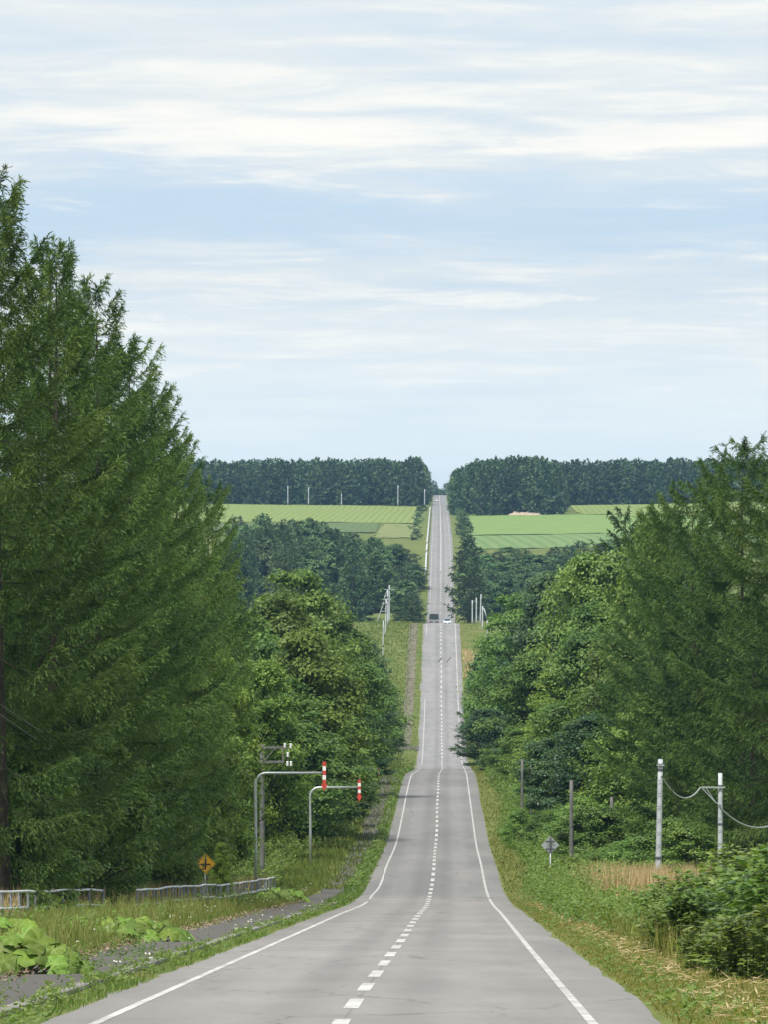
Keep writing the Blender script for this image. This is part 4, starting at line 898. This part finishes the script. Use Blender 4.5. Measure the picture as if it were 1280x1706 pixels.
for k in range(9):
    zz = h1 * (.18 + .085 * k); MB().tube([(-.16, -.02, zz), (.16, -.02, zz)], .011, 5).build('step_bolt', M['dark_steel'], p1).location = (lx1 * zz / h1, -.15, 0)
MB().box(0, 0, 0, .34, .06, .06).build('bracket', M['galv'], p1).location = (lx1 * .96, -.14, h1 * .962)
dp2 = dp1 * 1.17; p2, lx2, h2 = pole('utility_pole', 1201, dp2, 1288, .145, .105, 'concrete_pole', 'right concrete pole with a short crossarm above the shrub bank', rings=(.90, .60, .2))
m2 = dp2 / F; za = Zp(1311.5, dp2) - p2.location.z
MB().box((1189 - 1201) * m2, 0, za, 40 * m2, .08, .08).build('crossarm', M['galv'], p2).location = (0, -.17, 0)
zb = Zp(1340, dp2) - p2.location.z
MB().tube([(-31 * m2, -.18, za - .03), (-8 * m2, -.18, zb + .1), (0, -.16, zb)], .028, 6).build('brace', M['galv'], p2)
MB().tube([(-24 * m2, -.18, za - .03), (-9 * m2, -.18, zb + .15)], .022, 6).build('brace', M['galv'], p2)
for k in range(6):
    zz = h2 * (.25 + .1 * k); MB().tube([(-.15, -.16, zz), (.15, -.16, zz)], .011, 5).build('step_bolt', M['dark_steel'], p2)
def cable(name, pts, r, mat, label, sag=0.0, n=16, group=None):
    Ps = []
    for a_, b_ in zip(pts[:-1], pts[1:]):
        s = np.linspace(0, 1, n); q = np.array(a_) + (np.array(b_) - np.array(a_)) * s[:, None]; q[:, 2] -= sag * 4 * s * (1 - s); Ps.append(q)
    q = np.concatenate(Ps); q = q[np.r_[True, np.linalg.norm(np.diff(q, axis=0), axis=1) > 1e-4]]
    o = link(name, qmesh(name, *tube(q, r, 6), M[mat], smooth=True)); return tag(o, label, 'cable', group)
wp = lambda px, py, d: (X(px, d), d, Zp(py, d))
cable('overhead_cable', [wp(1104, 1294, dp1 - .2), wp(1168, 1312, dp2 - .25)], .038, 'wire_grey', 'thick grey cable sagging between the two concrete poles', .72)
cable('overhead_cable', [wp(1201, 1346, dp2 - .3), wp(1310, 1362, dp2 * 1.02)], .042, 'wire_grey', 'thick grey cable sagging from the right concrete pole out of frame', .75)
dg = dp1 + 6; cable('guy_wire', [wp(1106, 1275, dp1), (X(1192, dg), dg, float(T(X(1192, dg), dg)))], .016, 'wire', 'thin guy wire slanting down from the left concrete pole')
for a_ in ((0, 1172, 70, 1220), (0, 1188, 60, 1232)):
    cable('overhead_wire', [wp(a_[0] - 30, a_[1] - 18, 148), wp(a_[2], a_[3], 151)], .007, 'wire', 'upper thin wire slanting through the larches at the left edge' if a_[1] < 1180 else 'lower thin wire slanting through the larches at the left edge')
for px, d, top, r, lab in ((953, 318, 1300, .13, 'grey pole right of the diamond sign back, half hidden by leaves'), (1020, 345, 1328, .12, 'grey pole between the diamond sign and the left concrete pole'), (871, 420, 1265, .12, 'thin grey pole left of the diamond sign deep in the leaves'), (886, 450, 1270, .10, 'thinner grey pole just right of another at the right verge bend')):
    u_ = X(px, d) - xc(d); pole('wooden_pole', px, d, top, r, r * .75, 'wood_pole', lab, 'grey poles along the foot of the right wood')
# crossarm pole on the left
pd = 312.0; px_ = 436; pl, _, hl = pole('utility_pole', px_, pd, 1240, .165, .125, 'wood_pole', 'grey utility pole with double crossarm behind the first arrow post', rings=(.9,))
m_ = pd / F
for py, x1 in ((1245, 475), (1269, 472)):
    MB().box(((430 + x1) / 2 - px_) * m_, -.2, Zp(py, pd) - pl.location.z, (x1 - 428) * m_, .10, .12).build('crossarm', M['wood_pole'], pl)
MB().tube([(4 * m_, -.24, Zp(1268, pd) - pl.location.z), (22 * m_, -.24, Zp(1246, pd) - pl.location.z)], .03, 6).build('brace', M['wood_pole'], pl)
MB().box((471 - px_) * m_, -.2, Zp(1257, pd) - pl.location.z, .08, .08, 24 * m_).build('arm_link', M['wood_pole'], pl)
for (ix, iy) in ((474, 1242), (484, 1242.5), (479, 1257), (478.5, 1272), (484.5, 1272)):
    b = MB(); zc_ = Zp(iy, pd) - pl.location.z; xx = (ix - px_) * m_
    s = np.linspace(-1, 1, 9); b.tube(np.stack([0 * s + xx, 0 * s - .2, zc_ + s * .13], -1), .05 + .03 * (np.arange(9) % 2), 10).build('insulator', M['insul'], pl, True)
b = MB(); b.tube([((479) * m_ - px_ * m_, -.2, Zp(1276, pd) - pl.location.z), (479 * m_ - px_ * m_, -.2, Zp(1240, pd) - pl.location.z)], .022, 6); b.build('insulator_rod', M['dark_steel'], pl)
# ------------------------------------------------------------------ striped arrow posts hanging over the road edge
def arrow_post(px, d, armx, army, lab, a_top, a_bot):
    x = X(px, d); z = float(T(x, d)); e = empty('arrow_post', (x, d, z)); tag(e, lab, 'road marker', 'striped arrow posts on the left'); m = d / F
    H = Zp(army, d) - z; L = (armx - px) * m; r = .55; P = [(0, 0, -.3), (.02, 0, H * .45)]
    for k in range(9): t = k / 8 * math.pi / 2; P.append((r - r * math.cos(t), 0, H - r + r * math.sin(t)))
    P.append((L, 0, H + .02)); MB().tube(P, [.085] * 2 + [.07] * 9 + [.05], 10).build('curved_pole', M['galv'], e, True)
    zt, zb_ = Zp(a_top, d) - z, Zp(a_bot, d) - z; al = zt - zb_; w = .085; hd = al * .24; n = 5; seg = (al - hd) / n
    for k in range(n): MB().box(L + .02, -.03, zt - seg * (k + .5), 2 * w, .05, seg).build('stripe', M['red' if k % 2 == 0 else 'white'], e)
    hw = w * 1.7; MB().prism([(L + .02 - hw, zt - n * seg), (L + .02 - hw, zt - n * seg - hd * .25), (L + .02, zb_), (L + .02 + hw, zt - n * seg - hd * .25), (L + .02 + hw, zt - n * seg)], 'y', -.055, -.005).build('arrow_head', M['red'], e)
    MB().box(L - .02, .03, H, .14, .06, .12).build('clamp', M['galv'], e)
arrow_post(425, 290, 539, 1288, 'nearest curved post with a large red and white striped arrow', 1269, 1318)
arrow_post(516, 345, 597.5, 1312, 'second curved post with a smaller red and white striped arrow', 1299, 1335)
arrow_post(600, 585, 630, 1281, 'distant small red and white striped arrow at the end of the left trees', 1275, 1298)
# ------------------------------------------------------------------ diamond signs
def sign_post(px, py, d, side, front, lab, rz=0.0):
    x = X(px, d); z = float(T(x, d)); zc_ = Zp(py, d) - z; e = empty('road_sign', (x, d, z), rz); tag(e, lab, 'road sign')
    h = side / math.sqrt(2); y0 = -.06
    MB().tube([(0, 0, -.3), (0, 0, zc_ + h * .8)], .035, 10).build('post', M['galv'], e, True)
    ys = (-.075, -.06) if front else (.045, .060)
    MB().prism([(0, zc_ - h), (h, zc_), (0, zc_ + h), (-h, zc_)], 'y', *ys).build('panel', M['yellow' if front else 'sign_back'], e)
    if front:
        k = h * .93; q = h * .885; b = MB(); P = [(0, -1), (1, 0), (0, 1), (-1, 0)]
        for i in range(4):
            a_, c_ = P[i], P[(i + 1) % 4]; b.poly([(a_[0] * k, -.0785, zc_ + a_[1] * k), (c_[0] * k, -.0785, zc_ + c_[1] * k), (c_[0] * q, -.0785, zc_ + c_[1] * q), (a_[0] * q, -.0785, zc_ + a_[1] * q)])
        b.build('border', M['black'], e)
        b = MB(); b.box(0, -.0795, zc_, h * .16, .004, h * 1.05); b.build('crossroad_symbol', M['black'], e)
        MB().box(0, -.0825, zc_ - h * .05, h * .95, .004, h * .14).build('crossroad_symbol', M['black'], e)
    else:
        for dz in (.42, -.42): MB().box(0, .035, zc_ + dz * h, h * (1.0), .02, .05).build('stiffener', M['dark_steel'], e)
        MB().box(0, -.045, zc_, .09, .012, h * 1.7).build('strap', M['dark_steel'], e)
        for dz in (.42, -.42): MB().box(0, -.052, zc_ + dz * h, h * .95, .012, .045).build('rib', M['dark_steel'], e)
    return e
sign_post(341, 1439, 248, .66, True, 'yellow diamond crossroad sign half hidden under the larch boughs', R(18))
s2 = sign_post(918, 1408, 262, .60, False, 'grey back of a diamond road sign standing in the right bank weeds', R(6))
# boughs hanging in front of the yellow sign
bx_, bd = X(352, 269.5), 269.5
tree('bushy_tree', 'yel1', X(366, 251), 251, Zp(1400, 251) - float(T(X(366, 251), 251)), .75, 'slender sapling partly covering the yellow diamond sign', 'tree')
# ------------------------------------------------------------------ pole groups at the crest
def far_pole(px, top, base, lab, group, arms=(), d=None, px_top=None, r=.16):
    d = hit(px, base, 900) if d is None else d
    e, lx, H = pole('utility_pole', px, d, top, r, r * .75, 'concrete_pole', lab, group, px_top); m = d / F
    for (py, x0, x1) in arms: MB().box(((x0 + x1) / 2 - px) * m, -.2, Zp(py, d) - e.location.z, (x1 - x0) * m, .14, .16).build('crossarm', M['galv'], e)
    return e, d
GL, GR_ = 'poles on the left grassy crest', 'poles on the right grassy crest'
far_pole(642.8, 998, 1060, 'nearest pole with two crossarms on the left grassy crest', GL, ((1005, 635, 648), (1018.5, 634.5, 648)), px_top=644.5)
far_pole(647, 983, 1043, 'tall pole with two crossarms in the middle of the left crest group', GL, ((993, 640, 652), (998.5, 637, 652)))
far_pole(649.5, 975, 1030, 'rearmost pole with a wide crossarm on the left crest', GL, ((982, 640, 658),), d=1205)
far_pole(637, 1034, 1098, 'dark bare pole below the crest group on the left slope', GL, px_top=638.5, r=.12)
for px, top, base, lab, dd in ((788, 1000, 1034, 'leftmost bare pole on the right crest', 1212), (794.7, 996, 1036, 'second bare pole on the right crest', 1206), (801, 990, 1038, 'tallest bare pole on the right crest', 1200), (805, 1010, 1050, 'fourth pole from the road on the right crest', None)):
    far_pole(px, top, base, lab, GR_, d=dd, px_top=px + (1.5 if px == 801 else 0))
e, dd = far_pole(813, 1032, 1068, 'rightmost pole with a slanting strut on the right crest', GR_)
m_ = dd / F; MB().tube([(0, 0, Zp(1032, dd) - e.location.z), (-6 * m_, 0, Zp(1013, dd) - e.location.z)], .12, 6).build('slanting_top', M['concrete_pole'], e, True)
cable('stay_strut', [(X(627, 1205), 1205, float(T(X(627, 1205), 1205))), wp(646, 984, 1204)], .10, 'concrete_pole', 'slanting stay leaning against the left crest pole group')
for px, top, lab in ((479, 810, 'leftmost pale pole before the far left forest'), (513.5, 812, 'second pale pole before the far left forest'), (568.5, 823, 'short pale pole in the middle before the far left forest'), (664, 809, 'tall pale pole right before the far left forest'), (708.5, 815, 'pale pole nearest the far road before the forest')):
    far_pole(px, top, 840, lab, 'pale poles along the far forest edge', d=2618, r=.26)
# ------------------------------------------------------------------ white roadside barrier panels on the far climb
bm_p = MB(); bm_p.prism([(-.28, .25), (-.22, .22), (.26, .84), (.20, .90)], 'y', -3.7, 3.7)
panel_me = bm_p.mesh('barrier_panel', M['rail']); post_me = MB().box(0, 0, .35, .10, .10, .9).mesh('barrier_post', M['galv'])
for (d0, d1, lab) in ((1690, 1812, 'nearest white roadside barrier on the far climb'), (1822, 1870, 'second short white barrier on the far climb'), (1880, 2590, 'long white barrier running up to the far crest')):
    n = max(1, int((d1 - d0) / 7.5)); e = empty('roadside_barrier', (float(xc(d0)) - 4.6, d0, float(zr(d0)))); tag(e, lab, 'barrier', 'white barriers on the far climb')
    for i in range(n):
        d = d0 + 3.75 + i * 7.5; sl = math.atan((float(zr(d + 3)) - float(zr(d - 3))) / 6)
        loc = (float(xc(d)) - 4.6 - e.location.x, d - d0, float(zr(d)) - e.location.z)
        o = link('panel', panel_me, e); o.location = loc; o.rotation_euler = (sl, 0, -math.atan((float(xc(d + 3)) - float(xc(d - 3))) / 6))
        o = link('post', post_me, e); o.location = (loc[0], loc[1] - 3.7, loc[2] - sl * 3.7)
# ------------------------------------------------------------------ vehicles
def wheel(parent, x, y, r, w):
    e = MB().tube([(x - w / 2, y, r), (x + w / 2, y, r)], r, 20).build('wheel', M['tyre'], parent)
    s = 1 if x > 0 else -1; MB().tube([(x + s * w * .3, y, r), (x + s * (w / 2 + .012), y, r)], r * .62, 16).build('rim', M['rim'], e)
def bevel(o, w=.03):
    b = o.modifiers.new('bevel', 'BEVEL'); b.width = w; b.segments = 2; return o
def truck(d, u, lab):
    x = float(xc(d)) + u; sl = math.atan((float(zr(d + 4)) - float(zr(d - 4))) / 8); e = empty('covered_truck', (x, d, float(zr(d)) + .045)); e.rotation_euler = (sl, 0, -.0108); tag(e, lab, 'truck')
    bevel(MB().box(0, 2.2, .72, 1.0, 6.4, .22).build('chassis', M['dark_steel'], e))
    bevel(MB().box(0, 1.35, .95, 2.14, 4.5, .12).build('bed', M['truck_grey'], e))
    for sx in (-1, 1): bevel(MB().box(sx * 1.05, 1.35, 1.21, .05, 4.5, .42).build('side_board', M['truck_grey'], e), .01)
    bevel(MB().box(0, -.93, 1.21, 2.14, .06, .42).build('tailgate', M['truck_grey'], e), .01)
    for sx in (-.7, 0, .7): MB().box(sx, -.975, 1.21, .07, .03, .40).build('tailgate_rib', M['galv'], e)
    bevel(MB().prism([(-1.05, 1.43), (1.05, 1.43), (1.05, 2.50), (.85, 2.68), (0, 2.74), (-.85, 2.68), (-1.05, 2.50)], 'y', -.92, 3.58).build('cargo_cover', M['tarp'], e), .05)
    bevel(MB().prism([(3.75, .55), (5.45, .55), (5.5, 1.25), (5.25, 2.25), (3.75, 2.30)], 'x', -1.0, 1.0).build('cab', M['truck_grey'], e), .06)
    MB().prism([(5.512, 1.36), (5.30, 2.16), (5.28, 2.16), (5.49, 1.36)], 'x', -.88, .88).build('windscreen', M['glass'], e)
    for sx in (-1, 1):
        MB().box(sx * 1.004, 4.65, 1.75, .012, .95, .62).build('side_window', M['glass'], e)
        bevel(MB().box(sx * 1.18, 5.2, 1.75, .06, .18, .38).build('mirror', M['black'], e), .02)
        MB().box(sx * .86, -.97, .86, .32, .05, .14).build('tail_lamp', M['lamp_red'], e)
        MB().box(sx * .78, -.55, .48, .48, .02, .42).build('mud_flap', M['black'], e)
        wheel(e, sx * .82, .35, .40, .42); wheel(e, sx * .84, 4.55, .40, .24)
    MB().box(0, -.98, .62, 1.9, .10, .12).build('rear_bumper', M['galv'], e); MB().box(0, -.985, .84, .36, .02, .18).build('number_plate', M['plate'], e)
def car(d, u, mat, rz, lab):
    x = float(xc(d)) + u; sl = math.atan((float(zr(d + 3)) - float(zr(d - 3))) / 6); e = empty('car', (x, d, float(zr(d)) + .045)); e.rotation_euler = (sl if rz == 0 else -sl, 0, rz - .0108); tag(e, lab, 'car')
    # body shell lofted along its length (front = +y); rings: (y, half width, z low, z belt, roof half width, z roof)
    st = [(-2.05, .70, .42, .78, .60, .82), (-1.98, .80, .30, .92, .62, 1.02), (-1.75, .84, .24, .95, .60, 1.40), (-1.2, .85, .22, .95, .63, 1.50), (-.3, .85, .22, .94, .64, 1.53), (.35, .85, .22, .94, .63, 1.49), (.75, .85, .22, .94, .66, 1.22), (1.12, .85, .23, .93, .70, .98), (1.6, .84, .25, .86, .68, .90), (1.95, .79, .30, .74, .62, .80), (2.05, .68, .42, .62, .55, .66)]
    V = []; n = 12
    for (y, w, z0, zb, rw_, zt) in st: V += [(-w * .86, y, z0), (w * .86, y, z0), (w, y, z0 + .12), (w, y, (z0 + zb) / 2 + .08), (w * .985, y, zb), (rw_ + (w - rw_) * .35, y, zb + (zt - zb) * .6), (rw_, y, zt - .015 - .02 * (zt - zb)), (-rw_, y, zt - .015 - .02 * (zt - zb)), (-(rw_ + (w - rw_) * .35), y, zb + (zt - zb) * .6), (-w * .985, y, zb), (-w, y, (z0 + zb) / 2 + .08), (-w, y, z0 + .12)]
    Fc = [tuple(range(n))[::-1], tuple(range(len(V) - n, len(V)))]
    for k in range(len(st) - 1):
        for j in range(n): Fc.append((k * n + j, k * n + (j + 1) % n, (k + 1) * n + (j + 1) % n, (k + 1) * n + j))
    MB().add(V, Fc).build('body', M[mat], e, True)
    MB().poly([(-.60, .46, 1.455), (.60, .46, 1.455), (.66, 1.10, 1.01), (-.66, 1.10, 1.01)]).poly([(-.60, .46, 1.435), (-.66, 1.10, .99), (.66, 1.10, .99), (.60, .46, 1.435)]).build('windscreen', M['glass'], e)
    MB().poly([(-.56, -1.80, 1.40), (-.60, -2.02, 1.02), (.60, -2.02, 1.02), (.56, -1.80, 1.40)]).build('rear_window', M['glass'], e)
    for sx in (-1, 1):
        MB().poly([(sx * .86, .80, .99), (sx * .86, -1.55, .99), (sx * .69, -1.45, 1.42), (sx * .69, .32, 1.43)]).build('side_window', M['glass'], e)
        MB().box(sx * .55, 2.03, .68, .30, .08, .14).build('headlight', M['lamp_clear'], e); MB().box(sx * .68, -2.02, .82, .14, .08, .26).build('tail_lamp', M['lamp_red'], e)
        bevel(MB().box(sx * .96, .68, 1.02, .16, .08, .13).build('mirror', M[mat], e), .02)
        wheel(e, sx * .76, 1.3, .30, .19); wheel(e, sx * .76, -1.25, .30, .19)
    MB().box(0, 2.065, .50, 1.15, .04, .16).build('grille', M['black'], e); MB().box(0, 2.09, .46, .33, .02, .165).build('number_plate', M['plate'], e); MB().box(0, -2.07, .62, .33, .02, .165).build('number_plate', M['plate'], e)
truck(1264, -1.52, 'dark covered truck driving away just beyond the crest')
car(1240, 1.42, 'car_blue', math.pi, 'pale blue car coming toward the viewer beside the dark truck')
car(2960, -1.5, 'car_white', 0.0, 'tiny white car on the far road near the skyline')
# ------------------------------------------------------------------ soil heap and crow
d = 2392.0; x0, x1 = X(848, d), X(905, d); b = MB(); ns, nw = 26, 7; rnd = random.Random(8); V = []
for i in range(ns):
    f = i / (ns - 1); hgt = (1.9 if f < .25 else 1.3) * math.sin(math.pi * min(1, f * 1.02 + .01)) ** .5 * rnd.uniform(.75, 1.15)
    for j in range(nw): q = j / (nw - 1); xx = x0 + (x1 - x0) * f; yy = d - 4 + 8 * q; V.append((xx, yy, float(T(xx, yy)) + .2 + hgt * math.sin(math.pi * q) ** .8 + rnd.uniform(-.08, .08)))
o = MB().add(V, [(i * nw + j, (i + 1) * nw + j, (i + 1) * nw + j + 1, i * nw + j + 1) for i in range(ns - 1) for j in range(nw - 1)]).build('soil_heap', M['soil']); tag(o, 'long pale soil heap before the far right forest block', 'soil heap')
d = 343.0; e = empty('crow', wp(1149, 815, d)); tag(e, 'black crow perched high in the right larches', 'bird')
s = np.linspace(0, 1, 9); pr = np.array([.02, .05, .085, .10, .095, .075, .055, .05, .015])
MB().tube(np.stack([.14 - .26 * s, 0 * s, .04 + .30 * s ** .9], -1), pr, 10).build('body', M['crow'], e, True)
MB().tube([(-.11, 0, .33), (-.20, 0, .315)], [.02, .004], 6).build('beak', M['black'], e); MB().prism([(.10, .08), (.30, -.10), (.22, -.13), (.06, .02)], 'y', -.04, .04).build('tail', M['crow'], e)
for sy in (-1, 1): MB().prism([(-.06, .26), (.05, .22), (.24, -.04), (.10, .02)], 'y', sy * .075, sy * .105).build('wing', M['crow'], e)
for sy in (-1, 1): MB().tube([(.02, sy * .03, .07), (.02, sy * .03, -.03)], .008, 5).build('leg', M['crow'], e)
# ------------------------------------------------------------------ air
hz_me = MB().box(0, 3400, 0, 5400, 7300, 1).mesh('haze', None)
zlo, zhi = -39.5, 44.0
for v in hz_me.vertices: v.co.z = zlo if v.co.z < 0 else zhi
m, t, o_ = mat_new('haze_air'); pv = t.nodes.new('ShaderNodeVolumePrincipled'); pv.inputs['Color'].default_value = (.36, .66, 1.0, 1); pv.inputs['Density'].default_value = HAZE; pv.inputs['Anisotropy'].default_value = .2
t.links.new(pv.outputs[0], o_.inputs['Volume']); hz_me.materials.append(m); tag(link('haze', hz_me), 'thin pale blue summer haze filling the valley', 'haze', kind='stuff')
